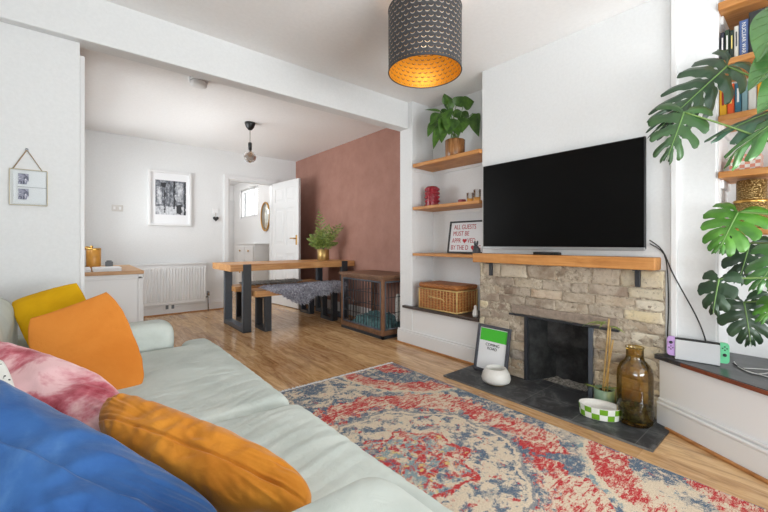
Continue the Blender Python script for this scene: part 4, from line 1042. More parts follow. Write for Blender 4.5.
tag(cushion('cushion', 'orange_cotton', [W(26, 315, 1.42), W(99, 288, 1.58), W(146, 388, 1.43), W(62, 436, 1.22)], 0.16, '', (5, 0.012), (0.13, -0.17, -0.05, 0.04), 2, rnd=0.16, pw=0.55, bend=lambda a, c: 0.03*max(0, a)*max(0, -c)),
    'bright orange cotton cushion with a pointed corner, leaning before the yellow one', 'cushion', CG)
tag(cushion('cushion', 'pink_velvet', [W(-44, 330, 1.14), W(132, 384, 1.04), W(146, 474, 0.88), W(-60, 436, 0.90)], 0.17, '', (8, 0.022), (0.02, 0.05, 0.04, 0.04), 3, rnd=0.45, pw=0.45, crease=0.7),
    'crushed pink velvet cushion squeezed behind the big blue one', 'cushion', CG)
tag(cushion('cushion', 'dot_cotton', [W(-150, 338, 0.95), W(12, 356, 0.95), W(34, 450, 0.83), W(-140, 440, 0.80)], 0.05, '', (8, 0.004), seed=8, n=30),
    'white cushion with tiny black dots, just peeping between pink and blue cushions', 'cushion', CG)
tag(cushion('cushion', 'orange_velvet', [W(108, 386, 0.98), W(326, 472, 0.78), W(290, 545, 0.66), W(96, 462, 0.80)], 0.19, '', (13, 0.026), (0.14, 0.0, 0.0, 0.0), 4, n=90, rnd=0.6, pw=0.42, crease=0.42,
    bend=lambda a, c: -0.007*math.exp(-((c-0.15+0.06*a)/0.035)**2) + 0.006*math.exp(-((c-0.3)/0.14)**2)*noise.noise(Vector((a*11, c*2, 5)))),
    'ochre orange velvet cushion lying long on the seat before the blue one', 'cushion', CG)
bl = thing('cushion', 'large cobalt blue linen cushion with flanged seam at the sofa end', 'cushion', (0.05, 0.7, 0.48), CG)
blc = cushion('body', 'blue_linen', [W(-110, 325, 0.80), W(240, 512, 0.68), W(190, 600, 0.50), W(-170, 500, 0.52)], 0.16, '', (7, 0.022), (0.02, 0.0, 0.0, 0.0), 5, n=110, rnd=0.3, pw=0.42, crease=0.7,
    bend=lambda a, c: 0.014*max(0, min(1, (c - 0.12 - 0.05*a - 0.05*noise.noise(Vector((a*6, 1, 2))))/0.03)))
attach(blc, bl)
# ---------------------------------------------------------------- hanging glass frame on the partition
t = thing('hanging_frame', 'small glass photo frame hung by twine on the white partition wall', 'picture', (-0.2, 2.708, 1.2))
yw = 2.700
x0, x1, z0, z1 = -0.268, -0.123, 1.205, 1.388
b = B(); b.box(x0, x1, yw, yw+0.006, z0, z1, 0.001); b.build('glass', 'clear_glass', t)
b = B()
for q in ((x0-.0015, x0+.0015, z0, z1), (x1-.0015, x1+.0015, z0, z1), (x0, x1, z0-.0035, z0-.0005), (x0, x1, z1+.0005, z1+.0035)): b.box(q[0], q[1], yw-0.002, yw+0.008, q[2], q[3], 0.0005)
plain('pale_rim', (196, 184, 156), 0.35, 0.3)
b.build('rim', 'pale_rim', t)
b = B(); b.box(x0+0.012, x1-0.006, yw+0.0062, yw+0.0068, z0+0.006, z1-0.006, 0); b.build('card', 'paper', t)
for zz in (1.312, 1.232):
    b = B(); b.grid(lambda u, v: Vector((x0+0.032+0.04*u, yw-0.001, zz+0.055*v)), 1, 1); b.build('photo_print', 'bw_small_print', t)
b = B(); b.box(x0+0.03, x1-0.004, yw-0.0014, yw-0.001, 1.296, 1.299, 0); b.build('divider', 'silver', t)
b = B(); b.tube([(x0+0.012, yw+0.002, z1), (-0.203, yw+0.003, 1.495)], 0.0025, 6, smooth=0); b.tube([(-0.203, yw+0.003, 1.495), (x1-0.02, yw+0.002, z1)], 0.002, 6, smooth=0); b.build('twine_loop', 'twine', t)
b = B(); b.lathe([(0, 0), (0.006, 0.0), (0.006, 0.012), (0, 0.012)], n=12, mat=Matrix(((1, 0, 0, -0.203), (0, 0, 1, yw), (0, 1, 0, 1.497), (0, 0, 0, 1)))); b.build('hook', 'chrome', t)

# ---------------------------------------------------------------- dining room fittings
# picture
t = thing('framed_picture', 'white framed black and white photograph on the far dining wall', 'picture', (1.01, 5.91, 1.24))
x0, x1, z0, z1 = 0.745, 1.28, 1.25, 2.015; yy = 5.93
b = B()
for q in ((x0+.0302, x1-.0302, z0, z0+0.03), (x0+.0302, x1-.0302, z1-0.03, z1), (x0, x0+0.03, z0, z1), (x1-0.03, x1, z0, z1)): b.box(q[0], q[1], yy-0.035, yy-0.001, q[2], q[3], 0.004)
b.build('frame', 'gloss_white', t)
b = B(); b.box(x0+0.028, x1-0.028, yy-0.012, yy-0.006, z0+0.028, z1-0.028, 0); b.build('mount_board', 'paper', t)
b = B(); b.grid(lambda u, v: Vector((x0+0.085+(x1-x0-0.155)*u, yy-0.0125, z0+0.155+(z1-z0-0.285)*v)), 1, 1); b.build('photograph', 'bw_print', t)
# light switch, socket
plain('switch_plate', (204, 201, 196), 0.45)
def plate(nm, label, cat, x0, x1, z0, z1, n):
    t = thing(nm, label, cat, ((x0+x1)/2, 5.925, z0))
    b = B(); b.box(x0, x1, 5.919, 5.9295, z0, z1, 0.003); b.build('plate', 'switch_plate', t)
    for k in range(n):
        xc = x0 + (x1-x0)*(k+0.5)/n; b = B(); b.box(xc-0.012, xc+0.012, 5.914, 5.9195, (z0+z1)/2-0.018, (z0+z1)/2+0.018, 0.002); b.build('switch_key', 'white_panel', t)
plate('light_switch', 'white double light switch on the far wall beside the picture', 'switch', 0.345, 0.465, 1.42, 1.505, 2)
def sock(x0):
    t = thing('wall_socket', 'white double socket low on the wall under the radiator', 'socket', (x0+0.07, 5.92, 0.08))
    b = B(); b.box(x0, x0+0.146, 5.897, 5.9115, 0.065, 0.15, 0.003); b.build('plate', 'gloss_white', t)
    for k in range(2):
        b = B(); b.box(x0+0.02+0.072*k, x0+0.055+0.072*k, 5.892, 5.8975, 0.08, 0.135, 0.002); b.build('outlet', 'grey_box', t)
sock(0.93)
# heart hook
t = thing('wall_hook', 'white wall plaque with a small dark heart hanging from it', 'hook', (1.615, 5.92, 1.36))
b = B(); b.box(1.575, 1.655, 5.918, 5.9295, 1.455, 1.53, 0.003); b.build('plaque', 'white_panel', t)
b = B(); b.tube([(1.615, 5.915, 1.465), (1.615, 5.91, 1.40)], 0.003, 6, smooth=0); b.build('cord', 'twine', t)
b = B(); heart(b, (0, 0), 0.042, frame_mat((1.615, 5.915, 1.375), (1, 0, 0), (0, 0, 1)) @ Matrix.Diagonal((1, 1, 6, 1))); b.build('heart', 'frame_black', t)
# radiator
t = thing('radiator', 'white ribbed panel radiator beneath the picture on the far wall', 'radiator', (1.1, 5.88, 0.13))
b = B()
def rad(u, v):
    xx = 0.50 + 0.955*u
    return Vector((xx, 5.845 - 0.010*max(0, min(1, 1.6*math.sin(xx*2*PI/0.036)))*(1 if 0.05 < v < 0.95 else 0.0), 0.155 + 0.54*v))
b.grid(rad, 320, 20, smooth=False); b.box(0.50, 1.455, 5.85, 5.90, 0.15, 0.70, 0.006); b.build('panel', 'gloss_white', t)
b = B(); b.box(0.495, 1.46, 5.838, 5.905, 0.70, 0.722, 0.004)
for k in range(40): b.box(0.51+k*0.0235, 0.525+k*0.0235, 5.85, 5.895, 0.7215, 0.7235, 0)
b.build('top_grille', 'gloss_white', t)
for xx in (0.53, 1.42):
    b = B(); b.box(xx, xx+0.03, 5.895, 5.929, 0.2, 0.65, 0.002); b.build('bracket', 'gloss_white', t)
b = B(); b.tube([(1.455, 5.875, 0.21), (1.50, 5.875, 0.21)], 0.009, 8, smooth=0); b.tube([(1.50, 5.875, 0.21), (1.50, 5.875, 0.0)], 0.008, 8, smooth=0)
b.lathe([(0, 0), (0.018, 0), (0.018, 0.05), (0.014, 0.07), (0, 0.072)], n=16, mat=Matrix.Translation((1.50, 5.875, 0.225))); b.build('valve', 'chrome', t)

# sideboard along the left dining wall, seen end on
t = thing('sideboard', 'white sideboard with oak top against the dining wall behind the partition', 'cabinet', (0.24, 4.43, 0))
b = B(); b.box(0.02, 0.44, 3.88, 5.0, 0.0, 0.732, 0.003); b.build('body', 'white_panel', t)
b = B(); b.box(0.412, 0.442, 3.868, 3.882, 0.0, 0.732, 0.003); b.box(0.02, 0.442, 3.868, 3.882, 0.69, 0.71, 0.003); b.build('end_panel', 'gloss_white', t)
b = B(); b.box(0.005, 0.455, 3.855, 5.02, 0.733, 0.762, 0.004); b.build('top', 'worktop', t)
for k in range(2):
    b = B(); b.box(0.441, 0.458, 3.90+k*0.55, 4.43+k*0.55, 0.03, 0.70, 0.004); d = b.build('door', 'gloss_white', t)
# papers + candle + little box on sideboard
def stack(nm, x0, x1, y0, y1, z0, h, lb):
    b = B()
    for k in range(4): b.box(x0+R_.uniform(0, .006), x1-R_.uniform(0, .006), y0+R_.uniform(0, .006), y1, z0+h*k/4, z0+h*(k+1)/4-0.0008, 0.001)
    tag(b.build(nm, 'paper'), lb, 'magazines')
stack('magazine_stack', 0.10, 0.30, 3.90, 4.18, 0.7625, 0.03, 'neat pile of white magazines on the oak top of the sideboard')
stack('magazine_stack', 0.015, 0.092, 3.90, 4.18, 0.7625, 0.032, 'narrower pile of pale papers beside the magazines, next to the partition edge')
pc = Vector((0.118, 4.32, 0.7625))
t = thing('candle_jar', 'tall amber glass candle jar on the sideboard behind the magazines', 'candle', pc)
b = B(); b.lathe([(0, 0), (0.052, 0), (0.055, 0.004), (0.055, 0.192), (0.052, 0.194), (0.050, 0.18), (0, 0.178)], n=30, mat=Matrix.Translation(pc)); b.build('jar', 'amber_wax', t)
b = B(); b.lathe([(0.0555, 0.178), (0.0565, 0.186), (0.0555, 0.194), (0.052, 0.196)], n=30, mat=Matrix.Translation(pc)); b.build('rim', 'brass', t)
pc = Vector((0.04, 4.46, 0.7625)); t = thing('brass_ornament', 'slender brass ornament behind the amber candle jar', 'ornament', pc)
b = B(); b.lathe([(0, 0), (0.035, 0), (0.03, 0.01), (0.008, 0.02), (0.007, 0.16), (0.012, 0.17), (0, 0.175)], n=20, mat=Matrix.Translation(pc)); b.build('stand', 'brass', t)
b = B(); b.tube([pc + Vector((0, 0, 0.17)), pc + Vector((0.03, 0, 0.20)), pc + Vector((0.06, 0, 0.19)), pc + Vector((0.07, 0, 0.215))], 0.012, 8); b.build('bird', 'brass', t)
b = B(); b.box(0.205, 0.262, 4.30, 4.36, 0.7625, 0.83, 0.004); b.lathe([(0, 0), (0.02, 0), (0.02, 0.01), (0, 0.012)], n=14, mat=Matrix.Translation((0.233, 4.33, 0.83)))
tag(b.build('trinket_box', 'grey_box'), 'little grey box on the sideboard beside the amber candle jar', 'box')

# dining table
t = thing('dining_table', 'long oak dining table on black U-shaped metal legs', 'table', (2.1, 4.5, 0))
b = B(); b.box(1.285, 2.938, 4.152, 4.85, 0.69, 0.765, 0.004); b.build('tabletop', 'oak_x', t)
def uleg(x0, x1, y0, y1, z1, th, parent, straps=True):
    b = B(); b.box(x0, x1, y0, y0+th, 0.0005, z1, 0.002); b.box(x0, x1, y1-th, y1, 0.0005, z1, 0.002)
    b.box(x0, x1, y0, y1, 0.0005, th+0.0005, 0.002); b.build('leg', 'black_metal', parent)
uleg(1.42, 1.51, 4.14, 4.86, 0.766, 0.0119, t)
uleg(2.725, 2.815, 4.14, 4.86, 0.766, 0.0119, t)
# inner thickness of the leg frames
for x0 in (1.42, 2.725):
    b = B(); b.box(x0, x0+0.09, 4.152, 4.20, 0.012, 0.689, 0.003); b.box(x0, x0+0.09, 4.80, 4.848, 0.012, 0.689, 0.003); b.box(x0, x0+0.09, 4.20, 4.80, 0.0125, 0.055, 0.003); b.build('leg_frame', 'steel_blue', t)
def bench(y0, y1, x0, x1, label):
    t = thing('bench', label, 'bench', ((x0+x1)/2, (y0+y1)/2, 0), 'benches at the dining table')
    b = B(); b.box(x0, x1, y0, y1, 0.40, 0.465, 0.004); b.build('seat', 'oak_x', t)
    for xx in (x0+0.10, x1-0.18):
        b = B(); b.box(xx, xx+0.08, y0+0.004, y0+0.05, 0.0005, 0.399, 0.003); b.box(xx, xx+0.08, y1-0.05, y1-0.004, 0.0005, 0.399, 0.003); b.box(xx, xx+0.08, y0+0.05, y1-0.05, 0.0005, 0.045, 0.003); b.box(xx, xx+0.08, y0+0.05, y1-0.05, 0.375, 0.399, 0.003)
        b.build('leg', 'black_metal', t)
bench(4.05, 4.36, 1.53, 2.70, 'oak bench tucked at the near side of the table, under the dark sheepskin')
bench(4.66, 4.96, 1.50, 2.70, 'oak bench at the far side of the table, mostly hidden behind it')
# sheepskins
def sheepskin(pts_poly, zt, label, mats, n, ln, seedv, drop_y):
    xs = [p[0] for p in pts_poly]; ys = [p[1] for p in pts_poly]
    def inside(x, y):
        c_ = False; j = len(pts_poly)-1
        for i in range(len(pts_poly)):
            (xi, yi), (xj, yj) = pts_poly[i], pts_poly[j]
            if (yi > y) != (yj > y) and x < (xj-xi)*(y-yi)/(yj-yi)+xi: c_ = not c_
            j = i
        return c_
    def P(x, s):   # s: distance measured across the seat from its front lip, negative hangs down the front
        if s >= 0: return Vector((x, drop_y + s, zt + 0.014)), Vector((0, 0, 1))
        k = min(1, -s/0.03)
        return Vector((x, drop_y - 0.022*math.sin(k*PI/2) + 0.004*noise.noise(Vector((x*9, s*9, 2))), zt + 0.014 - max(0, -s-0.01))), Vector((0, -math.sin(k*PI/2)*0.9, 0.3))
    b = B(); st = 0.02
    t_ = bmesh.new(); t_.loops.layers.uv.new('UVMap'); cache = {}
    nx = int((max(xs)-min(xs))/st)+1; ny = int((max(ys)-min(ys))/st)+1
    def vv(i, j):
        if (i, j) not in cache:
            p, n_ = P(min(xs)+i*st, min(ys)+j*st); cache[(i, j)] = t_.verts.new(p)
        return cache[(i, j)]
    for i in range(nx):
        for j in range(ny):
            if inside(min(xs)+(i+.5)*st, min(ys)+(j+.5)*st): t_.faces.new([vv(i, j), vv(i+1, j), vv(i+1, j+1), vv(i, j+1)])
    b.add(t_)
    k = 0
    t_ = bmesh.new(); t_.loops.layers.uv.new('UVMap')
    while k < n:
        x = R_.uniform(min(xs)-.01, max(xs)+.01); s_ = R_.uniform(min(ys)-.01, max(ys)+.01)
        if not inside(x, s_): continue
        k += 1
        p, nn = P(x, s_)
        d = (nn*0.7 + Vector((R_.uniform(-.7, .7), R_.uniform(-.6, .3), R_.uniform(-.9, .2)))).normalized()
        if s_ >= 0 and d.z < 0.1: d.z = 0.15
        l_ = ln*R_.uniform(.6, 1.2); sd = d.cross(Vector((R_.uniform(-1, 1), R_.uniform(-1, 1), R_.uniform(-1, 1)))).normalized()*0.0045
        a = t_.verts.new(p+sd); c_ = t_.verts.new(p-sd); m1 = t_.verts.new(p+d*l_*.6+sd*.7); m2 = t_.verts.new(p+d*l_*.6-sd*.7); e = t_.verts.new(p+d*l_+Vector((0, -.003, -.012)))
        t_.faces.new([a, c_, m2, m1]); t_.faces.new([m1, m2, e])
    b.add(t_)
    tag(b.build('sheepskin', mats), label, 'throw', 'sheepskin throws on the benches')
sheepskin([(1.64, 0.03), (1.66, -0.02), (1.80, -0.075), (1.95, -0.17), (2.06, -0.215), (2.16, -0.205), (2.26, -0.12), (2.40, -0.14), (2.52, -0.10), (2.66, -0.13), (2.72, -0.02), (2.73, 0.30), (1.74, 0.31), (1.66, 0.22)], 0.466, 'dark grey shaggy sheepskin draped over the near bench', 'fur', 9000, 0.035, 1, 4.045)
sheepskin([(1.60, 0.02), (1.70, -0.005), (2.1, -0.01), (2.3, -0.02), (2.42, 0.02), (2.42, 0.26), (1.64, 0.27)], 0.466, 'pale grey shaggy sheepskin on the far bench behind the table', 'fur_light', 4000, 0.035, 2, 4.67)

# palm in brass pot on the table
pc = Vector((2.66, 4.52, 0.7655))
t = thing('potted_palm', 'small palm in a shiny brass pot on the dining table', 'plant', pc)
b = B(); b.lathe([(0, 0), (0.078, 0), (0.082, 0.006), (0.082, 0.15), (0.078, 0.153), (0.075, 0.13), (0, 0.128)], n=32, mat=Matrix.Translation(pc)); b.build('pot', 'brass_pot', t)
b = B(); b.lathe([(0, 0.129), (0.075, 0.131)], n=20, mat=Matrix.Translation(pc)); b.build('soil', 'soil', t)
rr = RT
FR = [(-0.05, 0.60, -0.10), (0.26, 0.42, 0.05), (-0.20, 0.26, 0.0), (0.10, 0.40, -0.1), (-0.12, 0.36, 0.12), (0.17, 0.26, -0.12), (-0.18, 0.13, -0.08), (0.20, 0.14, 0.10), (0.03, 0.30, -0.2), (0.30, 0.36, -0.05), (-0.06, 0.22, -0.16), (0.08, 0.2, -0.18), (-0.25, 0.2, 0.05)]
for k, (sx_, hz, fz) in enumerate(FR):
    b = B(); st_ = pc + Vector((0, 0, 0.13)); en = pc + rr*sx_ + FW*fz + Vector((0, 0, 0.13+hz))
    mid = (st_*0.55+en*0.45) + Vector((0, 0, 0.05)) - rr*sx_*0.18
    en = en + Vector((0, 0, -0.02))
    pts = [st_, mid, en]; b.tube(pts, 0.003, 5, mi=1, smooth=5)
    N_ = 11
    for q in range(2, N_):
        f_ = q/N_; p = st_*(1-f_)**2 + mid*2*f_*(1-f_) + en*f_*f_; p = p*0.6 + (st_*(1-f_)+en*f_)*0.4 + (mid-(st_+en)/2)*0.9*math.sin(PI*f_)*0.35
        d = (en-mid).normalized()
        for sd in (-1, 1):
            ld = (d*0.55 + rr*sd*0.7 + Vector((0, 0, 0.15)) + FW*R_.uniform(-.4, .4)).normalized(); ln = 0.11*math.sin(PI*min(1, f_*0.9+0.15))*R_.uniform(.8, 1.1) + 0.02
            tp = p + ld*ln + Vector((0, 0, -0.02))
            leaf_grid(b, p, tp, (CAM-p).normalized() + Vector((0, 0, .6)), 0.022, 0.2, 0.3, n=5, shape='lance')
    for v in b.bm.verts: v.co.x = min(v.co.x, 2.932)
    b.build('frond', ['palm_green', 'stem_green'], t)

# dog crate
t = thing('dog_crate', 'wooden dog crate with black wire panels against the red wall', 'dog crate', (2.68, 3.32, 0))
cx0, cx1, cy0, cy1, ch = 2.43, 2.925, 2.935, 3.715, 0.63
b = B(); b.box(cx0-0.02, cx1+0.01, cy0-0.02, cy1+0.02, ch+0.0, ch+0.032, 0.004); b.build('top', 'walnut', t)
for xx in (cx0, cx1-0.03):
    for yy in (cy0, cy1-0.03): b = B(); b.box(xx, xx+0.03, yy, yy+0.03, 0.035, ch-0.0005, 0.003); b.build('corner_post', 'walnut_z', t)
for z0_, z1_ in ((0.035, 0.085), (ch-0.025, ch-0.0005)):
    for xx in (cx0, cx1-0.025): b = B(); b.box(xx, xx+0.025, cy0+0.0302, cy1-0.0302, z0_, z1_, 0.003); b.build('rail', 'walnut', t)
    for yy in (cy0, cy1-0.025): b = B(); b.box(cx0+0.0302, cx1-0.0302, yy, yy+0.025, z0_, z1_, 0.003); b.build('rail', 'walnut', t)
b = B(); b.box(cx0, cx0+0.03, cy0-0.002, cy1, 0.0005, 0.03, 0.003); b.box(cx0, cx1, cy0-0.002, cy0+0.03, 0.0005, 0.03, 0.003); b.box(cx1-0.03, cx1, cy0, cy1, 0.0005, 0.03, 0.003); b.box(cx0, cx1, cy1-0.03, cy1, 0.0005, 0.03, 0.003); b.box(cx0+0.03, cx1-0.03, cy0+0.03, cy1-0.03, 0.012, 0.035, 0)
b.build('base_tray', 'black_metal', t)
def wire(name, along, x, y0, y1, z0, z1, n, nh, frame=True):
    b = B()
    def pt(a, z): return (x, a, z) if along == 'y' else (a, x, z)
    for k in range(n+1):
        a = y0 + (y1-y0)*k/n; b.tube([pt(a, z0), pt(a, z1)], 0.0036, 6, smooth=0)
    for k in range(nh+1):
        zz = z0 + (z1-z0)*k/nh; b.tube([pt(y0, zz), pt(y1, zz)], 0.0036, 6, smooth=0)
    o = b.build(name, 'black_metal', t)
    if frame:
        b = B()
        for a in (y0, y1): b.tube([pt(a, z0), pt(a, z1)], 0.009, 6, smooth=0)
        for zz in (z0, z1): b.tube([pt(y0, zz), pt(y1, zz)], 0.009, 6, smooth=0)
        b.build('panel_frame', 'steel_blue', o)
wire('door', 'y', cx0+0.008, cy0+0.042, cy1-0.042, 0.097, ch-0.037, 14, 4)
wire('wire_panel', 'x', cy0+0.008, cx0+0.042, cx1-0.042, 0.097, ch-0.037, 9, 3)
wire('wire_panel', 'x', cy1-0.008, cx0+0.042, cx1-0.042, 0.097, ch-0.037, 9, 3, False)
b = B(); b.box(cx0-0.008, cx0+0.006, cy1-0.2, cy1-0.13, 0.36, 0.385, 0.003); b.tube([(cx0-0.01, cy1-0.22, 0.372), (cx0-0.012, cy1-0.12, 0.372)], 0.006, 6, smooth=0); b.build('latch', 'black_metal', t)
def blank(u, v):
    xx = cx0+0.05+(cx1-cx0-0.1)*u; yy = cy0+0.05+(cy1-cy0-0.1)*v
    e = min(1, 6*min(u, 1-u), 6*min(v, 1-v)); q = Vector((xx*7, yy*7, 1))
    return Vector((xx, yy, 0.04 + e*(0.085 + 0.06*noise.noise(q) + 0.05*abs(noise.noise(q*2.3)) + 0.05*math.sin(PI*v)*u)))
b = B(); b.grid(blank, 40, 60); b.box(cx0+0.05, cx1-0.05, cy0+0.05, cy1-0.05, 0.036, 0.06, 0.004)
tag(b.build('dog_blanket', 'teal_blanket'), 'rumpled teal blanket lying inside the wire dog crate', 'blanket')
g = G('bolster_spot', (222, 220, 214), 0.9); d = g.voro(g.pos(), 45); g.color(g.mix(d.lt(0.2), (222, 220, 214), (120, 112, 104))); M['bolster_spot'] = g.mat
def bol(u, v):
    a = 2*PI*u; z = 0.20 + 0.30*v; r = 0.042*math.sin(PI*min(1, max(0, 0.04+0.92*v)))**0.3
    return Vector((2.738 + r*1.0*math.cos(a), cy0+0.055+0.04 + 0.75*r*math.sin(a)+0.0, z-0.06))
b = B(); b.grid(bol, 20, 16)
tag(b.build('dog_bolster', 'bolster_spot', merge=0.0005), 'pale speckled bolster standing on the blanket within the dog crate', 'pillow')

# ---------------------------------------------------------------- ceiling things
pc = Vector((1.573, 4.36, 2.4295))
t = thing('pendant_light', 'black pendant flex with a smoked globe bulb over the dining area', 'lamp', pc)
b = B(); b.lathe([(0.0, 0), (0.060, 0), (0.058, -0.02), (0.046, -0.055), (0.022, -0.085), (0.0, -0.088)], n=28, mat=Matrix.Translation(pc)); b.build('ceiling_rose', 'black_plastic', t)
b = B(); b.tube([pc + Vector((0, 0, -0.08)), pc + Vector((0, 0, -0.25))], 0.003, 6, smooth=0); b.build('cord', 'black_cord', t)
b = B(); b.lathe([(0, -0.235), (0.018, -0.236), (0.021, -0.245), (0.021, -0.32), (0, -0.322)], n=20, mat=Matrix.Translation(pc)); b.build('bulb_holder', 'black_plastic', t)
b = B(); b.lathe([(0.015, -0.320), (0.022, -0.335), (0.050, -0.352), (0.068, -0.388), (0.070, -0.408), (0.062, -0.440), (0.04, -0.466), (0, -0.476)], n=28, mat=Matrix.Translation(pc)); b.build('globe_bulb', 'smoke_glass', t)
b = B()
for k in range(6): b.tube([pc + Vector((0.006*math.cos(k), 0.006*math.sin(k), -0.33)), pc + Vector((0.03*math.cos(k), 0.03*math.sin(k), -0.375)), pc + Vector((0.008*math.cos(k), 0.008*math.sin(k), -0.41))], 0.0016, 5)
b.build('filament', 'brass', t)
pc = Vector((0.815, 3.50, 2.4295))
t = thing('smoke_detector', 'round white smoke alarm on the dining ceiling behind the beam', 'smoke detector', pc)
b = B(); b.lathe([(0, 0), (0.078, 0), (0.078, -0.018), (0.072, -0.022)], n=32, mat=Matrix.Translation(pc)); b.build('base', 'gloss_white', t)
b = B(); b.lathe([(0.066, -0.0225), (0.070, -0.026), (0.064, -0.055), (0.04, -0.062), (0, -0.064)], n=32, mat=Matrix.Translation(pc)); b.build('cap', 'gloss_white', t)
b = B(); b.lathe([(0.0, -0.0222), (0.067, -0.0222), (0.067, -0.0262), (0.0, -0.0262)], n=32, mat=Matrix.Translation(pc)); b.build('vent_gap', 'grey_box', t)

# drum lamp shade
lc = Vector((1.515, 1.455, 0)); lr, lz0, lz1 = 0.206, 1.97, 2.315
t = thing('pendant_lamp', 'grey drum lampshade pierced with crescents and lined in gold', 'lamp', (lc.x, lc.y, 2.3995))
b = B(); b.lathe([(lr, lz0), (lr, lz1)], lc.x, lc.y, 96); b.build('shade', 'shade_outer', t)
b = B(); b.lathe([(lr-0.004, lz0), (lr-0.004, lz1)], lc.x, lc.y, 96); p = b.build('shade_lining', 'shade_gold', t); p['label'] = 'gold inner lining'
b = B(); b.tube([(lc.x+(lr-.001)*math.cos(2*PI*k/64), lc.y+(lr-.001)*math.sin(2*PI*k/64), lz0) for k in range(65)], 0.0035, 6, smooth=0); b.build('lower_rim', 'black_metal', t)
b = B(); b.tube([(lc.x+(lr-.001)*math.cos(2*PI*k/64), lc.y+(lr-.001)*math.sin(2*PI*k/64), lz1) for k in range(65)], 0.0035, 6, smooth=0)
for k in range(3):
    a = 2*PI*k/3+0.4; b.tube([(lc.x, lc.y, lz1-0.06), (lc.x+lr*math.cos(a), lc.y+lr*math.sin(a), lz1)], 0.003, 6, smooth=0)
b.build('spider_frame', 'black_metal', t)
b = B(); b.lathe([(0, 2.40), (0.05, 2.40), (0.045, 2.375), (0.004, 2.36), (0.004, 2.27), (0.02, 2.265), (0.02, 2.20), (0, 2.20)], lc.x, lc.y, 20); b.build('cord', 'black_plastic', t)
b = B(); b.lathe([(0.013, 2.20), (0.022, 2.17), (0.03, 2.145), (0.024, 2.12), (0, 2.108)], lc.x, lc.y, 20); b.build('bulb', 'bulb_glow', t)

# ---------------------------------------------------------------- monstera
mp = Vector((2.33, -0.20, 0.3875))
t = thing('monstera', 'large monstera plant with split leaves reaching over the cupboard and shelves', 'plant', mp)
plain('terracotta', (176, 104, 72), 0.7, var=0.05)
b = B(); b.lathe([(0, 0), (0.09, 0), (0.095, 0.008), (0.125, 0.21), (0.118, 0.212), (0.11, 0.18), (0, 0.178)], n=32, mat=Matrix.Translation(mp)); b.build('pot', 'terracotta', t)
b = B(); b.lathe([(0, 0.18), (0.112, 0.182)], n=24, mat=Matrix.Translation(mp)); b.build('soil', 'soil', t)
b = B(); trunk = [mp + Vector((0, 0, 0.17)), mp + Vector((-0.03, 0.03, 0.45)), mp + Vector((0.02, 0.0, 0.75)), mp + Vector((-0.02, 0.02, 1.1)), mp + Vector((0, 0, 1.3))]
b.tube(trunk, 0.016, 10); b.build('trunk', 'stem_green', t)
def monstera_leaf(base, tip, nrm, width, mat, N_=6, t0=0.46, gap=0.28, fold=0.22, curl=0.25, holes=True, seed=0):
    rg = random.Random(seed)
    base, tip = Vector(base), Vector(tip); X = tip-base; L = X.length/1.0; X = X.normalized()
    Z = Vector(nrm); Z = (Z - X*Z.dot(X)).normalized(); Y = Z.cross(X)
    b = B(); kw = width/2/0.72
    def place(x, y, z): # leaf plane -> world, curl lengthwise and fold across
        z = z - curl*L*(x-0.25)**2*0.5 - fold*abs(y)**1.3*L*0.5
        return base + X*(x*L) + Y*(y*kw) + Z*z
    def prof(th): return 0.40 + 0.24*math.sin(PI*min(1, th/0.62*0.5 + 0.22)) - 0.30*max(0, th-0.62)
    for sd in (-1, 1):
        for k in range(N_):
            tk = t0*rg.uniform(.85, 1.25); gp = gap*rg.uniform(.8, 1.2); lf = rg.uniform(.94, 1.06)
            if k == 0: gp *= 0.5
            def fn(u, v, k=k, sd=sd, tk=tk, gp=gp, lf=lf):
                a = u; tt = v
                w = 1.0
                if t0 > 0.9: w = 1.0
                elif tt > tk: w = 1 - gp*min(1, (tt-tk)/0.16)**0.7
                if tt > 0.80 and t0 <= 0.9: w *= math.sqrt(max(0.0, 1-((tt-0.80)/0.2)**2))*0.97 + 0.03
                if holes and 0.14 < tt < 0.30: w *= 1 - 0.20*math.sin(PI*(tt-0.14)/0.16)
                th = (k + 0.5 + (a-0.5)*w)/N_
                r0 = max(0.0, (th-0.16)/0.84)*0.86
                ph = math.radians(158 - 148*th**0.8)
                ln = prof(th)*(1 if t0 > 0.9 else lf)*(0.72 if th > 0.9 else 1)
                pb = ph - 0.38*tt*math.sin(ph)
                x = r0 + tt*ln*math.cos(pb)*0.72; y = tt*ln*math.sin(pb)*1.0
                z = 0.020*(1-abs(2*a-1))*min(1, tt*3)*L*1.2 - 0.12*L*tt*tt*(0.6+0.4*math.sin(k*2.1+seed))
                return place(x, sd*y, z)
            b.grid(fn, 6, 20)
    # midrib and lateral veins
    b.tube([place(q/10*0.98, 0, 0.006*L) for q in range(11)], lambda q: 0.0028*(1-q)+0.0008, 6, mi=1, smooth=0)
    o = b.build('leaf', [mat, 'vein'], t)
    return o
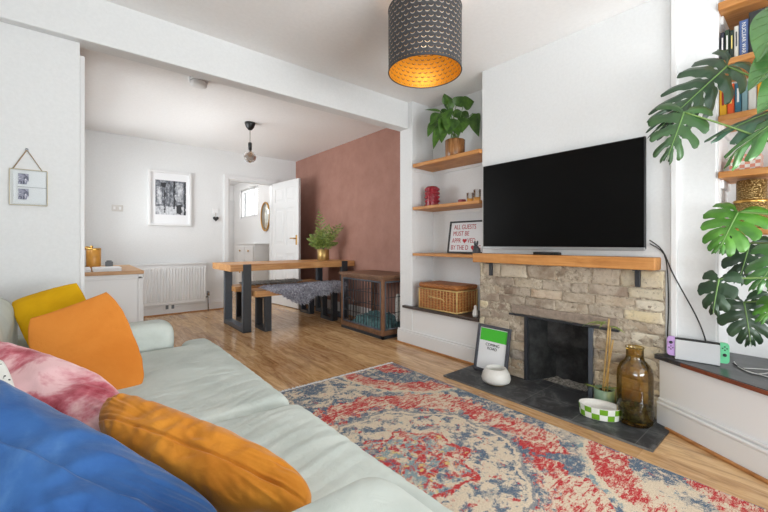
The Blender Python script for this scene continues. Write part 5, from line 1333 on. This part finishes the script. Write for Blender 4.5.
def whole_leaf(base, tip, nrm, width, mat, curl=0.22, **k):
    b = B(); leaf_grid(b, base, tip, nrm, width, 0.30, curl, 0, 24)
    base, tip = Vector(base), Vector(tip); X = (tip-base); L = X.length; X = X/L; Z = Vector(nrm); Z = (Z - X*Z.dot(X)).normalized(); Y = Z.cross(X)
    def at(s_, t_):
        w_ = width*0.5*(math.sin(PI*min(1, s_**0.62))**0.9)
        return base + X*(L*s_) + Y*(w_*t_) + Z*(0.30*abs(t_)*w_ - curl*L*(s_-0.4)**2 + 0.0015)
    b.tube([at(q/12*0.97+0.01, 0) for q in range(13)], lambda q: 0.003*(1-q)+0.0008, 6, 1, smooth=0)
    for sd in (-1, 1):
        for s0 in (0.12, 0.28, 0.44, 0.6, 0.75): b.tube([at(s0 + 0.16*q/6, sd*0.9*q/6) for q in range(7)], 0.0009, 5, 1, smooth=0)
    return b.build('leaf', [mat, 'vein'], t)
ML = [
 # base px, d ; tip px, d ; normal tweak (right, up, toward lens) ; width ; mat ; trunk attach z
 ((727, 66), 1.72, (655, 132), 1.66, (0.55, 0.75, 0.55), 0.30, 'leaf_dark', 1.1, dict(N_=8, curl=0.15, gap=0.36, t0=0.4)),
 ((684, 112), 1.64, (667, 160), 1.60, (0.1, 0.15, 1), 0.27, 'leaf_mid', 0.9, dict(N_=5, t0=0.3, gap=0.42)),
 ((816, -12), 1.46, (753, 52), 1.44, (-0.45, 0.35, 0.85), 0.23, 'leaf_light', 1.2, dict(N_=5, t0=0.97, gap=0.05, holes=False, curl=0.35)),
 ((820, 36), 1.40, (746, 84), 1.44, (-0.45, 0.45, 0.8), 0.21, 'leaf_light', 1.15, dict(N_=5, t0=0.97, gap=0.05, holes=False, curl=0.3)),
 ((820, 70), 1.36, (757, 110), 1.40, (-0.3, 0.4, 0.85), 0.20, 'leaf_light', 1.05, dict(N_=5, t0=0.97, gap=0.1, holes=False)),
 ((794, 104), 1.56, (706, 136), 1.60, (-0.1, 0.8, 0.6), 0.25, 'leaf_grey', 0.95, dict(N_=4, t0=0.35, gap=0.35, holes=False)),
 ((812, 96), 1.48, (724, 156), 1.52, (-0.3, 0.6, 0.8), 0.26, 'leaf_light', 0.9, dict(N_=5, t0=0.35, gap=0.28, holes=False)),
 ((738, 212), 1.62, (717, 253), 1.58, (0.0, 0.45, 0.9), 0.265, 'leaf_bright', 0.7, dict(N_=6, t0=0.62, gap=0.22)),
 ((750, 243), 1.78, (738, 284), 1.76, (0.1, 0.3, 0.95), 0.22, 'leaf_dark', 0.6, dict(N_=5, t0=0.45, gap=0.3)),
 ((719, 279), 1.62, (712, 315), 1.60, (-0.25, 0.2, 0.95), 0.17, 'leaf_dark', 0.45, dict(N_=4, t0=0.4, gap=0.3)),
 ((790, 246), 1.55, (752, 290), 1.56, (-0.2, 0.3, 0.9), 0.24, 'leaf_light', 0.6, dict(N_=5, t0=0.5, gap=0.35)),
 ((744, 302), 1.74, (752, 348), 1.70, (0.1, 0.25, 0.95), 0.26, 'leaf_dark', 0.35, dict(N_=6, t0=0.55, gap=0.24)),
 ((784, 296), 1.60, (758, 322), 1.60, (0.0, 0.4, 0.9), 0.15, 'leaf_bright', 0.4, dict(N_=4, t0=0.5, gap=0.35)),
]
for k, ((bx, by), d0, (tx, ty), d1, (nr_, nu_, nt_), wd, mt, az, kw_) in enumerate(ML):
    base, tip = W(bx, by, d0), W(tx, ty, d1)
    vw = (CAM-base).normalized(); sr = RT - vw*RT.dot(vw); sr.normalize()
    nn = sr*nr_ + Vector((0, 0, nu_)) + vw*nt_
    (whole_leaf if kw_.get('t0', 0) > 0.9 else monstera_leaf)(base, tip, nn, wd, mt, **(kw_ if kw_.get('t0', 0) > 0.9 else dict(kw_, seed=k)))
    az = min(az, 1.28); root = mp + Vector((0, 0, az*0.72))
    mid = (root + base)/2 + Vector((0, 0, 0.07))
    b = B(); b.tube([root, mid, base], lambda q: 0.006-0.0025*q, 8, smooth=8); b.build('petiole', 'stem_green', t)

# ---------------------------------------------------------------- light and camera
wd = bpy.data.worlds.new('World'); bpy.context.scene.world = wd; wd.use_nodes = True
wd.node_tree.nodes['Background'].inputs[0].default_value = (0.96, 0.98, 1.0, 1); wd.node_tree.nodes['Background'].inputs[1].default_value = 1.5
def area(name, loc, rot, sx, sy, e, col=(1, 1, 1)):
    l = bpy.data.lights.new(name, 'AREA'); l.shape = 'RECTANGLE'; l.size = sx; l.size_y = sy; l.energy = e; l.color = col
    o = bpy.data.objects.new(name, l); C.objects.link(o); o.location = loc; o.rotation_euler = rot; return o
CW = (0.955, 0.98, 1.0)
area('daylight_bay', (1.25, -1.62, 1.38), (math.radians(90), 0, 0), 2.4, 1.7, 20, CW)
area('bay_up_fill', (1.25, -1.92, 0.72), (math.radians(118), 0, 0), 2.4, 0.7, 88, CW)  # added fill tilted up through the bay to brighten the ceiling
area('side_fill', (-0.67, -0.62, 1.38), (0, math.radians(-90), 0), 1.7, 1.5, 8, CW)  # added fill at the unseen side window, lights the chimney wall
area('side_up_fill', (-0.96, -0.62, 0.75), (0, math.radians(-118), 0), 0.6, 1.45, 28, CW)  # another added fill on that side, aimed upward
area('daylight_dining', (-0.12, 4.6, 1.6), (0, math.radians(-90), 0), 1.2, 1.9, 23, CW)
area('dining_up_fill', (-0.36, 4.6, 1.12), (0, math.radians(-112), 0), 0.4, 1.9, 18, CW)  # added upward fill for the dining ceiling
area('daylight_hall', (3.08, 8.28, 1.9), (0, math.radians(90), 0), 0.6, 1.05, 16, (1, 1, 1))
l = bpy.data.lights.new('hall_fill', 'POINT'); l.energy = 12; l.shadow_soft_size = 0.25; o = bpy.data.objects.new('hall_fill', l); C.objects.link(o); o.location = (1.9, 7.4, 2.1)  # added point light to brighten the hall, no fixture there
l = bpy.data.lights.new('bulb_light', 'POINT'); l.energy = 0.7; l.color = (1, 0.92, 0.8); l.shadow_soft_size = 0.05; o = bpy.data.objects.new('bulb_light', l); C.objects.link(o); o.location = (lc.x, lc.y, 2.10)

cam = bpy.data.cameras.new('Camera'); cam.sensor_width = 36; cam.lens = F/768*36; cam.shift_y = -(256-HY)/768; cam.clip_start = 0.02
co = bpy.data.objects.new('Camera', cam); C.objects.link(co); co.location = CAM
co.rotation_euler = (math.radians(90), 0, math.atan2(-FW.x, FW.y)); bpy.context.scene.camera = co
vs = bpy.context.scene.view_settings; vs.view_transform = 'Standard'; vs.look = 'None'; vs.gamma = 1; vs.exposure = 0.46; vs.use_curve_mapping = False
